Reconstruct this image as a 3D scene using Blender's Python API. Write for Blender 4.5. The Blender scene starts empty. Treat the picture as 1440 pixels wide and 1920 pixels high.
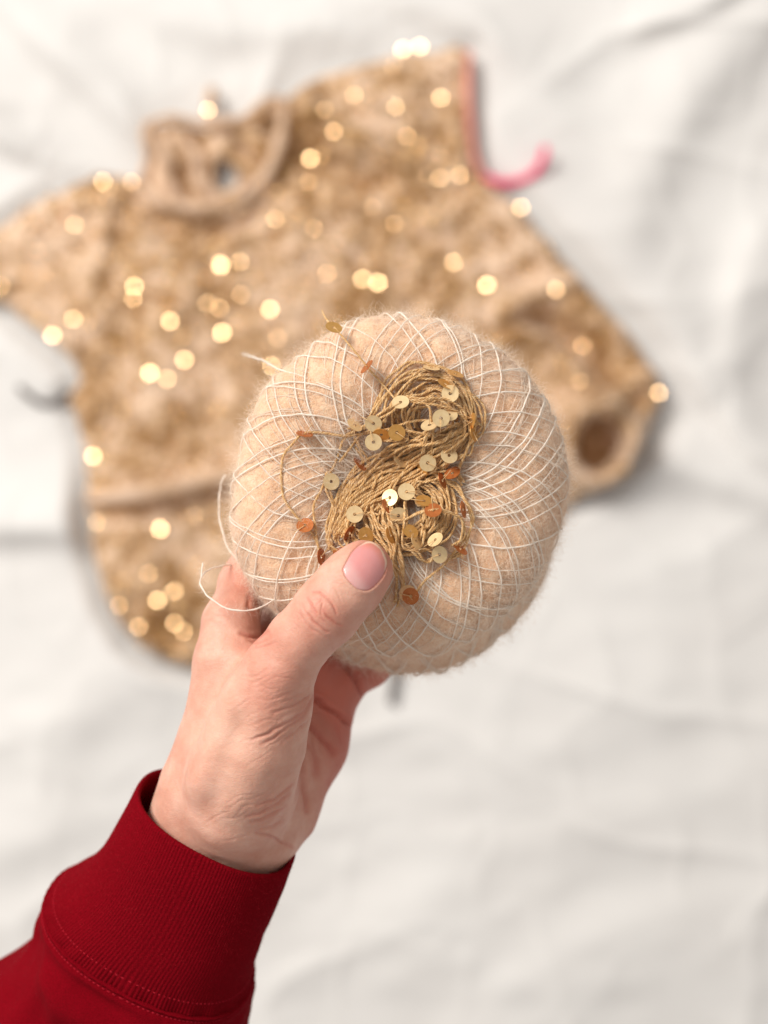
import bpy, math, random
import numpy as np
from mathutils import Vector, Matrix, kdtree

# ------------------------------------------------------------------ camera, world, light
SC = bpy.context.scene
COL = SC.collection
rng = np.random.default_rng(7)
random.seed(7)
H0 = 0.65            # height of the plane z = 0 (the held things) above the bed
D0 = 450.0           # millimetres from the camera to that plane
PPM = 1440 / 235.0   # photograph pixels per millimetre there

cam = bpy.data.cameras.new("camera")
cam.sensor_fit = 'HORIZONTAL'; cam.sensor_width = 36.0
cam.lens = 36.0 * 450 / 235.0
cam.clip_start = 0.02; cam.clip_end = 20
cam.dof.use_dof = True
cam.dof.focus_distance = 0.443
cam.dof.aperture_fstop = 6.8
co = bpy.data.objects.new("camera", cam); COL.objects.link(co)
co.location = (0, 0, H0 + D0 / 1000)
SC.camera = co

world = bpy.data.worlds.new("World"); SC.world = world
world.use_nodes = True
bg = world.node_tree.nodes["Background"]
bg.inputs[0].default_value = (1.0, 0.955, 0.925, 1)
bg.inputs[1].default_value = 0.42

def area(name, loc, target, size, sizey, power, col):
    l = bpy.data.lights.new(name, 'AREA'); l.shape = 'RECTANGLE'; l.size = size; l.size_y = sizey
    l.energy = power; l.color = col
    o = bpy.data.objects.new(name, l); COL.objects.link(o)
    o.location = loc
    o.rotation_euler = (Vector(target) - Vector(loc)).to_track_quat('-Z', 'Y').to_euler()
    return o
area("window_light", (-1.35, 1.25, 1.85), (0, 0, 0.3), 0.85, 1.05, 62, (1.0, 0.965, 0.92))

SC.view_settings.view_transform = 'Standard'
SC.view_settings.look = 'None'
SC.view_settings.exposure = 0.16
SC.view_settings.gamma = 1.0
SC.cycles.max_bounces = 8
SC.cycles.sample_clamp_indirect = 4.0
SC.cycles.use_denoising = True

# ------------------------------------------------------------------ helpers
def P(u, v, z=0.0):
    """photograph pixel + height in mm -> world metres"""
    k = (D0 - z) / D0 / PPM / 1000
    return np.array([(u - 720) * k, (960 - v) * k, H0 + z / 1000])
def PM(u, v, z=0.0):
    """the same in mm, z relative to the held things"""
    k = (D0 - z) / D0 / PPM
    return np.array([(u - 720) * k, (960 - v) * k, z], dtype=float)
def PA(a):
    a = np.asarray(a, float)
    k = (D0 - a[:, 2]) / D0 / PPM
    return np.stack([(a[:, 0] - 720) * k, (960 - a[:, 1]) * k, a[:, 2]], 1)
def to_px(p):
    k = D0 / (D0 - p[:, 2]) * PPM
    return p[:, 0] * k + 720, 960 - p[:, 1] * k
def W(p):
    """mm -> world metres"""
    return np.asarray(p) / 1000 + np.array([0, 0, H0])
TZ = -650.0
TS = (D0 - TZ) / D0 / PPM      # mm per photograph pixel on the bed

def lin(c):
    c = np.array(c) / 255.0
    return tuple(np.where(c <= 0.04045, c / 12.92, ((c + 0.055) / 1.055) ** 2.4))

def tag(o, label=None, cat=None, group=None, kind=None):
    for k, v in (("label", label), ("category", cat), ("group", group), ("kind", kind)):
        if v: o[k] = v
    return o
def empty(name, loc):
    o = bpy.data.objects.new(name, None); COL.objects.link(o); o.location = loc
    o.empty_display_size = 0.02
    return o
def mesh_data(name, v, f, smooth=True, attrs=None):
    """v (N,3) metres; f (M,k) equal sided faces"""
    v = np.ascontiguousarray(v, np.float32); f = np.ascontiguousarray(f, np.int32)
    me = bpy.data.meshes.new(name)
    k = f.shape[1]
    me.vertices.add(len(v)); me.vertices.foreach_set("co", v.ravel())
    me.loops.add(f.size); me.loops.foreach_set("vertex_index", f.ravel())
    me.polygons.add(len(f))
    me.polygons.foreach_set("loop_start", np.arange(0, f.size, k, dtype=np.int32))
    me.update(calc_edges=True)
    me.validate()
    me.polygons.foreach_set("use_smooth", np.full(len(me.polygons), smooth, bool))
    for n, a in (attrs or {}).items():
        at = me.attributes.new(n, 'FLOAT', 'POINT'); at.data.foreach_set("value", np.ascontiguousarray(a, np.float32))
    return me
def obj(name, me, mat, parent=None):
    if mat is not None and not me.materials:
        for m in (mat if isinstance(mat, (list, tuple)) else [mat]): me.materials.append(m)
    o = bpy.data.objects.new(name, me); COL.objects.link(o)
    if parent is not None:
        o.parent = parent
        if parent.parent is None: o.matrix_parent_inverse = Matrix.Translation(parent.location).inverted()
    return o

def hash3(ix, iy, iz, seed):
    h = (ix * 374761393 + iy * 668265263 + iz * 2147483647 % 4294967291 + seed * 974634777) & 0xFFFFFFFF
    h = ((h ^ (h >> 13)) * 1274126177) & 0xFFFFFFFF
    h = h ^ (h >> 16)
    return (h & 0xFFFF) / 65535.0
def vnoise(p, scale, seed=0):
    q = np.asarray(p, float) / scale + 1000.3
    i = np.floor(q).astype(np.int64); f = q - i; f = f * f * (3 - 2 * f)
    r = 0
    for dx in (0, 1):
        for dy in (0, 1):
            for dz in (0, 1):
                w = (f[:, 0] if dx else 1 - f[:, 0]) * (f[:, 1] if dy else 1 - f[:, 1]) * (f[:, 2] if dz else 1 - f[:, 2])
                r = r + w * hash3(i[:, 0] + dx, i[:, 1] + dy, i[:, 2] + dz, seed)
    return r * 2 - 1
def fbm(p, scale, seed=0, oct=3):
    return sum(vnoise(p, scale / 2 ** k, seed + k) * 0.5 ** k for k in range(oct))

def spline(pts, step):
    """Catmull-Rom through pts (any dimension), resampled evenly"""
    p = np.asarray(pts, float)
    q = np.vstack([2 * p[0] - p[1], p, 2 * p[-1] - p[-2]])
    out = []
    for i in range(1, len(q) - 2):
        t = np.linspace(0, 1, 16, endpoint=False)[:, None]
        a, b, c, d = q[i - 1], q[i], q[i + 1], q[i + 2]
        out.append(0.5 * (2 * b + (c - a) * t + (2 * a - 5 * b + 4 * c - d) * t * t + (3 * b - a - 3 * c + d) * t ** 3))
    out = np.vstack(out + [p[-1:]])
    s = np.concatenate([[0], np.cumsum(np.linalg.norm(np.diff(out, axis=0), axis=1))])
    n = max(3, int(s[-1] / step) + 1)
    ss = np.linspace(0, s[-1], n)
    return np.stack([np.interp(ss, s, out[:, k]) for k in range(p.shape[1])], 1)

def frames(path):
    t = np.gradient(path, axis=0); t /= np.linalg.norm(t, axis=1)[:, None] + 1e-9
    up = np.array([0.05, 0.11, 1.0])
    a = np.cross(t, up); a /= np.linalg.norm(a, axis=1)[:, None] + 1e-9
    b = np.cross(a, t)
    return t, a, b
def tube(path, r, n=6, cap=True):
    t, a, b = frames(path)
    r = np.broadcast_to(r, (len(path),)).copy()
    if cap: r[0] *= 0.25; r[-1] *= 0.25
    ph = np.arange(n) * 2 * math.pi / n
    v = path[:, None, :] + r[:, None, None] * (np.cos(ph)[None, :, None] * a[:, None, :] + np.sin(ph)[None, :, None] * b[:, None, :])
    v = v.reshape(-1, 3)
    i = np.arange(len(path) - 1)[:, None] * n; j = np.arange(n)[None, :]; j2 = (j + 1) % n
    f = np.stack([i + j, i + j2, i + n + j2, i + n + j], -1).reshape(-1, 4)
    return v, f
def twisted(path, r, off, pitch, n=5, plies=2, ph0=0.0):
    t, a, b = frames(path)
    s = np.concatenate([[0], np.cumsum(np.linalg.norm(np.diff(path, axis=0), axis=1))])
    out = []
    for k in range(plies):
        w = ph0 + 2 * math.pi * (s / pitch + k / plies)
        out.append(tube(path + off * (np.cos(w)[:, None] * a + np.sin(w)[:, None] * b), r, n))
    return merge(out)
def merge(lst):
    vs, fs, n = [], [], 0
    for v, f in lst:
        vs.append(v); fs.append(f + n); n += len(v)
    return np.vstack(vs), np.vstack(fs)
def grid_faces(nu, nv, wrap_u=False):
    """vertices indexed [i over nv rows][j over nu columns]"""
    i = np.arange(nv - 1)[:, None] * nu
    j = np.arange(nu if wrap_u else nu - 1)[None, :]
    j2 = (j + 1) % nu
    return np.stack([i + j, i + j2, i + nu + j2, i + nu + j], -1).reshape(-1, 4)
def smin(a, b, k):
    h = np.maximum(k - np.abs(a - b), 0) / k
    return np.minimum(a, b) - h * h * k * 0.25
def sstep(a, b, x):
    t = np.clip((x - a) / (b - a), 0, 1); return t * t * (3 - 2 * t)
def seg_dist2(px, py, pts):
    """distance of 2-D points to a polyline"""
    best = np.full(px.shape, 1e9)
    for (x0, y0), (x1, y1) in zip(pts[:-1], pts[1:]):
        dx, dy = x1 - x0, y1 - y0
        t = np.clip(((px - x0) * dx + (py - y0) * dy) / (dx * dx + dy * dy + 1e-9), 0, 1)
        best = np.minimum(best, np.hypot(px - x0 - t * dx, py - y0 - t * dy))
    return best
def inside(px, py, poly):
    c = np.zeros(px.shape, bool)
    n = len(poly)
    for i in range(n):
        x0, y0 = poly[i]; x1, y1 = poly[(i + 1) % n]
        if y0 == y1: continue
        m = ((y0 > py) != (y1 > py)) & (px < (x1 - x0) * (py - y0) / (y1 - y0) + x0)
        c ^= m
    return c
def loop2(pts, step=12):
    p = spline(list(pts) + [pts[0]], step)
    return [tuple(x) for x in p[:-1]]

# ------------------------------------------------------------------ materials
class Mat:
    def __init__(s, name):
        s.m = bpy.data.materials.new(name); s.m.use_nodes = True
        s.t = s.m.node_tree; s.n = s.t.nodes; s.p = s.n["Principled BSDF"]; s.out = s.n["Material Output"]
    def node(s, ty, **kw):
        n = s.n.new(ty)
        for k, v in kw.items():
            if k.startswith("i_"): n.inputs[k[2:].replace("_", " ")].default_value = v
            else: setattr(n, k, v)
        return n
    def link(s, a, b): s.t.links.new(a, b)
    def coords(s): return s.node("ShaderNodeTexCoord").outputs["Object"]
    def noise(s, scale, detail=4, rough=0.55, vec=None):
        n = s.node("ShaderNodeTexNoise"); n.inputs["Scale"].default_value = scale
        n.inputs["Detail"].default_value = detail; n.inputs["Roughness"].default_value = rough
        s.link(vec or s.coords(), n.inputs["Vector"]); return n.outputs["Fac"]
    def ramp(s, fac, stops):
        r = s.node("ShaderNodeValToRGB"); e = r.color_ramp.elements
        while len(e) < len(stops): e.new(0.5)
        for k, (pos, c) in enumerate(stops):
            e[k].position = pos; e[k].color = (*c, 1)
        s.link(fac, r.inputs["Fac"]); return r.outputs["Color"]
    def mix(s, fac, a, b, mode='MIX'):
        m = s.node("ShaderNodeMix", data_type='RGBA', blend_type=mode)
        if isinstance(fac, (int, float)): m.inputs[0].default_value = fac
        else: s.link(fac, m.inputs[0])
        for x, i in ((a, 6), (b, 7)):
            if isinstance(x, tuple): m.inputs[i].default_value = (*x, 1)
            else: s.link(x, m.inputs[i])
        return m.outputs[2]
    def attr(s, name):
        return s.node("ShaderNodeAttribute", attribute_name=name).outputs["Fac"]
    def bump(s, h, strength, dist, prev=None):
        b = s.node("ShaderNodeBump"); b.inputs["Strength"].default_value = strength
        b.inputs["Distance"].default_value = dist; s.link(h, b.inputs["Height"])
        if prev is not None: s.link(prev, b.inputs["Normal"])
        return b.outputs["Normal"]
    def math(s, op, a, b=None):
        m = s.node("ShaderNodeMath", operation=op)
        for x, i in ((a, 0), (b, 1)):
            if x is None: continue
            if isinstance(x, (int, float)): m.inputs[i].default_value = x
            else: s.link(x, m.inputs[i])
        return m.outputs[0]
    def set(s, **kw):
        for k, v in kw.items():
            i = s.p.inputs[k.replace("_", " ")]
            if hasattr(v, "node") and hasattr(v, "is_output"): s.link(v, i)
            elif isinstance(v, tuple) and len(v) == 3 and i.type == 'RGBA': i.default_value = (*v, 1)
            else: i.default_value = v
        return s

m = Mat("sheet_cotton"); SHEET = m.m
c = m.ramp(m.noise(7, 4), [(0.3, (0.72, 0.695, 0.665)), (0.7, (0.77, 0.75, 0.72))])
m.set(Base_Color=c, Roughness=0.85, Specular_IOR_Level=0.2, Normal=m.bump(m.noise(900, 3), 0.25, 0.0004))

m = Mat("sweater_knit"); KNIT = m.m
f1 = m.math("ADD", m.math("MULTIPLY", m.noise(85, 3, 0.7), 0.6), m.math("MULTIPLY", m.noise(17, 2, 0.5), 0.4))
c = m.ramp(f1, [(0.41, (0.28, 0.14, 0.048)), (0.485, (0.55, 0.34, 0.175)), (0.57, (0.80, 0.58, 0.41))])
m.set(Base_Color=c, Roughness=0.9, Specular_IOR_Level=0.15, Normal=m.bump(m.noise(700, 4), 0.6, 0.001))
m.p.inputs["Sheen Weight"].default_value = 0.3

m = Mat("sweater_rib"); RIB = m.m
c = m.ramp(m.noise(40, 3, 0.6), [(0.3, (0.54, 0.34, 0.20)), (0.65, (0.74, 0.53, 0.38))])
m.set(Base_Color=c, Roughness=0.9, Specular_IOR_Level=0.15, Normal=m.bump(m.noise(700, 4), 0.6, 0.001))

m = Mat("gold_sequin_face"); GOLD = m.m
c = m.ramp(m.noise(900, 2), [(0.3, (0.80, 0.57, 0.29)), (0.7, (0.88, 0.67, 0.38))])
m.set(Base_Color=c, Metallic=0.5, Roughness=0.42)
m = Mat("copper_sequin_back"); COPPER = m.m
c = m.ramp(m.noise(900, 2), [(0.3, (0.42, 0.12, 0.028)), (0.7, (0.52, 0.17, 0.045))])
m.set(Base_Color=c, Metallic=0.5, Roughness=0.4)
m = Mat("amber_sequin"); AMBER = m.m
c = m.ramp(m.noise(900, 2), [(0.3, (0.60, 0.31, 0.075)), (0.7, (0.70, 0.39, 0.12))])
m.set(Base_Color=c, Metallic=0.55, Roughness=0.38)
m = Mat("glossy_sequin"); GLOSSY = m.m
c = m.ramp(m.noise(300, 2), [(0.3, (0.82, 0.50, 0.24)), (0.7, (0.93, 0.64, 0.36))])
m.set(Base_Color=c, Metallic=1.0, Roughness=0.10)

m = Mat("hanging_sequin"); BULKM = m.m
c = m.ramp(m.noise(60, 2), [(0.35, (0.45, 0.20, 0.05)), (0.65, (0.86, 0.56, 0.24))])
m.set(Base_Color=c, Metallic=0.9, Roughness=0.24)
m = Mat("gold_thread"); THREAD = m.m
ply = m.attr("ply")
c0 = m.ramp(m.noise(1500, 3), [(0.3, (0.47, 0.235, 0.07)), (0.7, (0.74, 0.44, 0.165))])
c1 = m.ramp(m.noise(1500, 3), [(0.3, (0.64, 0.39, 0.165)), (0.7, (0.90, 0.66, 0.36))])
m.set(Base_Color=m.mix(ply, c0, c1), Roughness=0.5, Specular_IOR_Level=0.45, Normal=m.bump(m.noise(5000, 2), 0.5, 0.0002))
m.p.inputs["Sheen Weight"].default_value = 0.2

m = Mat("mohair_core"); CORE = m.m
n1 = m.noise(260, 6, 0.75)
c = m.ramp(n1, [(0.3, (0.76, 0.41, 0.21)), (0.5, (0.89, 0.57, 0.345)), (0.7, (0.95, 0.73, 0.52))])
m.set(Base_Color=c, Roughness=0.95, Specular_IOR_Level=0.1, Normal=m.bump(m.noise(1400, 5, 0.7), 0.7, 0.0012))
m.p.inputs["Sheen Weight"].default_value = 0.5; m.p.inputs["Sheen Roughness"].default_value = 0.6

def fibre(name, col, tr=0.35):
    m = Mat(name)
    m.n.remove(m.p)
    d = m.node("ShaderNodeBsdfDiffuse"); d.inputs["Color"].default_value = (*col, 1)
    t = m.node("ShaderNodeBsdfTranslucent"); t.inputs["Color"].default_value = (*col, 1)
    mx = m.node("ShaderNodeMixShader"); mx.inputs[0].default_value = tr
    m.link(d.outputs[0], mx.inputs[1]); m.link(t.outputs[0], mx.inputs[2]); m.link(mx.outputs[0], m.out.inputs["Surface"])
    return m.m
FUZZ = fibre("mohair_fibre", (0.98, 0.83, 0.68))
FUZZ_PALE = fibre("mohair_fibre_pale", (0.96, 0.85, 0.73))
YARN = fibre("mohair_yarn", (0.97, 0.89, 0.79), 0.2)
RED_FUZZ = fibre("red_lint", (0.55, 0.03, 0.04))
SWEATER_FUZZ = fibre("sweater_fibre", (0.72, 0.53, 0.36))

m = Mat("skin"); SKIN = m.m
red = m.attr("red"); pale = m.attr("pale")
oc = m.coords()
base = m.ramp(m.noise(130, 5, 0.6), [(0.30, (0.61, 0.285, 0.200)), (0.52, (0.67, 0.350, 0.255)), (0.72, (0.73, 0.42, 0.315))])
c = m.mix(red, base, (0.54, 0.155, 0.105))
c = m.mix(pale, c, (0.72, 0.50, 0.37))
v1 = m.node("ShaderNodeTexVoronoi", feature='DISTANCE_TO_EDGE'); v1.inputs["Scale"].default_value = 1250
mp = m.node("ShaderNodeMapping"); mp.inputs["Rotation"].default_value = (0.0, 0.0, -0.5); mp.inputs["Scale"].default_value = (0.45, 1.25, 0.8)
dn = m.node("ShaderNodeTexNoise"); dn.inputs["Scale"].default_value = 120; m.link(oc, dn.inputs["Vector"])
wv = m.node("ShaderNodeMix", data_type='RGBA', blend_type='LINEAR_LIGHT'); wv.inputs[0].default_value = 0.004
m.link(oc, wv.inputs[6]); m.link(dn.outputs["Color"], wv.inputs[7])
m.link(wv.outputs[2], mp.inputs["Vector"]); m.link(mp.outputs[0], v1.inputs["Vector"])
vd = m.math('MINIMUM', v1.outputs["Distance"], 0.16)
b = m.bump(vd, 0.34, 0.0008)
b = m.bump(m.noise(2600, 3), 0.18, 0.00025, b)
b = m.bump(m.noise(260, 3), 0.25, 0.0012, b)
m.set(Base_Color=c, Roughness=0.52, Specular_IOR_Level=0.4, Normal=b)
m.p.inputs["Subsurface Weight"].default_value = 0.22
m.p.inputs["Subsurface Radius"].default_value = (0.0035, 0.0013, 0.0007)
m.p.inputs["Subsurface Scale"].default_value = 1.0

m = Mat("nail"); NAIL = m.m
wh = m.attr("free_edge"); lu = m.attr("lunula"); rd = m.attr("flush")
c = m.mix(lu, (0.66, 0.28, 0.265), (0.72, 0.42, 0.39))
c = m.mix(rd, c, (0.66, 0.235, 0.17))
c = m.mix(wh, c, (0.84, 0.62, 0.47))
m.set(Base_Color=c, Roughness=0.2, Specular_IOR_Level=0.5, Normal=m.bump(m.noise(700, 2), 0.12, 0.0005))
m.p.inputs["Subsurface Weight"].default_value = 0.15
m.p.inputs["Subsurface Radius"].default_value = (0.002, 0.001, 0.0006)

def redcloth(name, a, b, fine):
    m = Mat(name)
    c = m.ramp(m.noise(fine, 4, 0.7), [(0.3, a), (0.7, b)])
    bb = m.bump(m.noise(fine * 1.1, 4, 0.7), 0.7, 0.0006)
    m.set(Base_Color=c, Roughness=0.95, Specular_IOR_Level=0.06, Normal=bb)
    m.p.inputs["Sheen Weight"].default_value = 0.0
    m.p.inputs["Sheen Tint"].default_value = (1, 0.25, 0.25, 1)
    return m.m
CUFF = redcloth("red_rib_knit", (0.135, 0.0004, 0.003), (0.225, 0.001, 0.007), 1500)
SLEEVE = redcloth("red_jersey", (0.14, 0.0004, 0.003), (0.25, 0.001, 0.008), 2200)
STITCH = redcloth("red_stitch", (0.50, 0.015, 0.03), (0.6, 0.03, 0.05), 2000)
m = Mat("pink_yarn"); PINK = m.m
c = m.ramp(m.noise(400, 3), [(0.3, (0.93, 0.02, 0.13)), (0.7, (0.97, 0.06, 0.22))]); m.set(Base_Color=c, Roughness=0.8)
m = Mat("pale_pink_yarn"); PALEPINK = m.m
c = m.ramp(m.noise(400, 3), [(0.3, (0.80, 0.30, 0.25)), (0.7, (0.86, 0.40, 0.32))]); m.set(Base_Color=c, Roughness=0.8)
m = Mat("dark_grey"); GREY = m.m
c = m.ramp(m.noise(400, 3), [(0.3, (0.07, 0.055, 0.05)), (0.7, (0.11, 0.09, 0.085))]); m.set(Base_Color=c, Roughness=0.7)

# ------------------------------------------------------------------ bedsheet (heights in mm over the bed plane, laid out in bed coordinates)
SWEATER = [(-70, 470), (0, 432), (60, 388), (140, 352), (200, 328), (262, 348), (310, 392), (370, 408), (430, 400),
           (480, 372), (515, 322), (533, 260), (535, 190), (580, 160), (640, 140), (740, 108), (820, 98), (880, 102),
           (880, 200), (888, 300), (910, 345), (975, 392), (1040, 475), (1100, 540), (1170, 612), (1214, 680),
           (1238, 732), (1225, 790), (1190, 845), (1150, 900), (1085, 938), (1000, 965), (900, 1020), (760, 1130),
           (600, 1215), (470, 1245), (380, 1252), (320, 1238), (250, 1200), (205, 1130), (180, 1050), (168, 960),
           (165, 890), (150, 800), (133, 752), (152, 705), (110, 652), (50, 608), (0, 572), (-70, 560)]
FOLDS = [  # polyline, height, width in px, sharpness of the far side
    ([(-200, 1010), (60, 985), (200, 1010), (420, 1090)], 11, 42, 0.6),
    ([(1080, 900), (1180, 868), (1300, 880), (1460, 935), (1640, 960)], 11, 50, 0.6),
    ([(1290, 690), (1340, 760), (1420, 850), (1560, 900)], 10, 40, 0.5),
    ([(900, 250), (1000, 330), (1110, 440), (1230, 560), (1330, 760)], 10, 60, 0.8),
    ([(1180, 60), (1250, 40), (1330, 10), (1420, -60)], 10, 34, 0.5),
    ([(1160, 480), (1210, 340), (1290, 190), (1400, 60), (1500, -60)], 9, 46, 1.0),
    ([(1440, 420), (1390, 560), (1370, 700)], 9, 50, 0.6),
    ([(-60, -80), (60, 60), (170, 160), (260, 250)], 11, 46, 0.5),
    ([(-100, 150), (0, 260), (70, 300)], 10, 30, 0.5),
    ([(180, -60), (300, 30), (480, 60), (700, 40)], 6, 50, 0.6),
    ([(700, -40), (860, 40), (1010, 120)], 7, 50, 0.6),
    ([(-100, 640), (10, 660), (80, 750)], 5, 40, 0.6),
    ([(1480, 1420), (1180, 1530), (900, 1640), (640, 1760)], 6, 90, 0.6),
    ([(1480, 1700), (1250, 1720), (1000, 1840), (860, 2000)], 6, 80, 0.6),
    ([(700, 1330), (900, 1400), (1100, 1380), (1300, 1250)], 5, 100, 0.7),
    ([(-60, 1400), (80, 1360), (230, 1290), (330, 1310)], 5, 70, 0.7),
    ([(-60, 1600), (60, 1570), (170, 1500)], 5, 60, 0.7),
    ([(600, 1500), (760, 1560), (900, 1540)], 4, 80, 0.7),
]
def sheet_h(u, v, full=True):
    q = np.stack([u, v, np.zeros_like(u)], 1)
    h = 8 * vnoise(q, 420, 3) + 3.0 * vnoise(q, 170, 5) + 1.1 * vnoise(q * [1, 1.7, 1], 75, 9)
    r = fbm(q * [0.75, 1.3, 1], 330, 31, 2)
    h = h + 4.0 * (1 - np.abs(r)) ** 5
    r = fbm(q * [1.2, 0.8, 1], 150, 37, 2)
    h = h + 1.2 * (1 - np.abs(r)) ** 6
    for pts, ht, wd, sh in FOLDS:
        p = spline(pts, 30)
        best = np.full(u.shape, 1e9); side = np.zeros(u.shape); along = np.zeros(u.shape)
        L = len(p)
        for k in range(L - 1):
            (x0, y0), (x1, y1) = p[k], p[k + 1]
            dx, dy = x1 - x0, y1 - y0
            t = np.clip(((u - x0) * dx + (v - y0) * dy) / (dx * dx + dy * dy), 0, 1)
            d = np.hypot(u - x0 - t * dx, v - y0 - t * dy)
            m_ = d < best
            best = np.where(m_, d, best)
            cr = dx * (v - y0) - dy * (u - x0)
            side = np.where(m_, np.sign(cr), side); along = np.where(m_, (k + t) / (L - 1), along)
        w = wd * np.where(side > 0, sh * 1.1, 1.3)
        h = h + 1.3 * ht * np.exp(-(best / (1.25 * w)) ** 2) * (0.35 + 0.65 * np.sin(np.clip(along, 0, 1) * math.pi) ** 0.6)
    return h
def flat_under(u, v, h):
    ins = inside(u, v, SWEATER); d = seg_dist2(u, v, SWEATER + [SWEATER[0]])
    w = np.where(ins, 1.0, 1 - sstep(0, 45, d))
    return h * (1 - w) + (-2.0) * w
nu, nv = 420, 520
gu, gv = np.meshgrid(np.linspace(-420, 1860, nu), np.linspace(-420, 2340, nv))
u, v = gu.ravel(), gv.ravel()
h = flat_under(u, v, sheet_h(u, v))
vv = np.stack([(u - 720) * TS, (960 - v) * TS, TZ + h], 1)
o = obj("bedsheet", mesh_data("bedsheet", W(vv), grid_faces(nu, nv)[:, ::-1]), SHEET)
tag(o, "white rumpled cotton sheet spread out under the knitted sweater", "sheet")

# ------------------------------------------------------------------ sweater
sw = empty("sweater", tuple(W(np.array([(600 - 720) * TS, (960 - 650) * TS, TZ]))))
tag(sw, "gold sequinned knitted sweater lying out of focus on the white sheet", "sweater")
poly = loop2(SWEATER, 7)
_pa = np.array(poly); _q = np.column_stack([_pa, _pa[:, 0] * 0])
poly = [tuple(x) for x in _pa + np.stack([vnoise(_q, 22, 401), vnoise(_q, 22, 402)], 1) * 5.0 + np.stack([vnoise(_q, 55, 403), vnoise(_q, 55, 404)], 1) * 5.0]
st = 3.2
us = np.arange(-80, 1250, st); vs_ = np.arange(88, 1262, st)
gu, gv = np.meshgrid(us, vs_); u, v = gu.ravel(), gv.ravel()
ins = inside(u, v, poly); de = seg_dist2(u, v, poly + [poly[0]])
RIDGES = [  # folds of the knit: polyline, height mm, width px
    ([(160, 938), (260, 928), (340, 915), (430, 893), (620, 830)], 9, 17),
    ([(930, 602), (1000, 560), (1060, 535), (1090, 545)], 8, 16),
    ([(880, 690), (960, 640), (1020, 640), (1080, 690), (1120, 740)], 8, 20),
    ([(960, 770), (1060, 780), (1140, 750), (1215, 700)], 12, 24),
    ([(1230, 740), (1190, 800), (1165, 860)], 9, 18),
    ([(535, 190), (620, 230), (700, 280), (790, 320)], 8, 20),
    ([(150, 700), (160, 600), (190, 500), (215, 380)], 6, 22),
    ([(-40, 560), (40, 590), (110, 640)], 6, 14),
    ([(560, 420), (640, 480), (720, 600)], 4, 40),
    ([(260, 470), (330, 620), (300, 760)], 4, 40),
    ([(180, 1060), (260, 1180), (360, 1225)], 6, 22),
]
VALLEYS = [
    ([(175, 975), (300, 958), (430, 925), (600, 870)], 4, 16),
    ([(1000, 600), (1050, 625), (1110, 690)], 13, 24),
    ([(540, 280), (620, 320), (720, 360)], 7, 22),
    ([(290, 425), (370, 440), (440, 432), (505, 400)], 6, 16),
    ([(150, 560), (165, 680), (150, 730)], 6, 15),
    ([(1000, 850), (1060, 800), (1150, 800)], 6, 20),
    ([(900, 300), (870, 360), (820, 380)], 5, 18),
]
def sweater_h(u, v, de):
    q = np.stack([u, v, np.zeros_like(u)], 1)
    h = 15 * np.sqrt(np.clip(1 - (1 - np.clip(de / 36, 0, 1)) ** 2, 0, 1))
    k = np.clip(de / 20, 0, 1)
    a = 4.2 * vnoise(q, 60, 21) + 3.4 * vnoise(q, 27, 22)
    for pts, ht, wd in RIDGES: a = a + ht * np.exp(-(seg_dist2(u, v, spline(pts, 25)) / wd) ** 2)
    for pts, ht, wd in VALLEYS: a = a - 1.2 * ht * np.exp(-(seg_dist2(u, v, spline(pts, 25)) / wd) ** 2)
    # rows of stitches, following the lie of the fabric
    r = u * 0.97 + v * 0.24; s = v * 0.97 - u * 0.24
    a = a + 0.9 * np.abs(np.sin(r / 13 * math.pi)) * (0.6 + 0.4 * np.sin(s / 9 * math.pi))
    h = h + a * k
    dh = np.hypot((u - 1112) / 1.0, (v - 838) / 1.15)           # the open end of the sleeve
    h = h + 30 * np.exp(-((dh - 58) / 22) ** 2) * (0.95 - 0.25 * np.sin(np.arctan2(v - 838, u - 1112)))
    h = np.where(dh < 66, h * sstep(34, 46, dh) + 1.0, h)
    return np.maximum(h + 5, 0.3)
hh = sweater_h(u, v, de)
vv = np.stack([(u - 720) * TS, (960 - v) * TS, TZ - 3 + hh], 1)
fc = grid_faces(len(us), len(vs_))[:, ::-1]
fc = fc[ins[fc].all(1)]
used = np.unique(fc); remap = np.full(len(vv), -1); remap[used] = np.arange(len(used))
o = obj("knitted_body", mesh_data("knitted_body", W(vv[used]), remap[fc]), KNIT, sw)
def on_bed(pts, r, mat, name, parent, n=8, step=6, wob=0.12, flat=1.0):
    """pts (u, v, height mm) on the bed"""
    p = spline(pts, step)
    q = np.stack([(p[:, 0] - 720) * TS, (960 - p[:, 1]) * TS, TZ + p[:, 2]], 1)
    rr = r * (1 + wob * vnoise(p * [1, 1, 0], 24, 3))
    vt, ft = tube(q, rr, n)
    return obj(name, mesh_data(name, W(vt), ft), mat, parent)
on_bed([(258, 345, 16), (300, 384, 22), (370, 402, 25), (432, 394, 25), (484, 364, 24), (518, 315, 24), (534, 250, 22), (534, 196, 16)],
       4.1, RIB, "neckband", sw, 12, wob=.3)
on_bed([(268, 350, 8), (282, 300, 12), (278, 262, 14), (292, 240, 16), (330, 234, 18), (390, 242, 18), (450, 240, 20), (500, 208, 20), (528, 192, 14)],
       3.4, RIB, "neckband", sw, 12, wob=.6)
on_bed([(290, 250, 10), (312, 290, 13), (318, 345, 14), (345, 392, 8)], 5.0, RIB, "collar_fold", sw, 12, wob=.5)
on_bed([(345, 262, 10), (372, 300, 14), (378, 350, 15), (415, 388, 8)], 4.0, RIB, "collar_fold", sw, 12, wob=.5)
on_bed([(395, 262, 8), (440, 300, 9), (480, 330, 10), (500, 350, 6)], 6.5, KNIT, "collar_fold", sw, 12)
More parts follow.
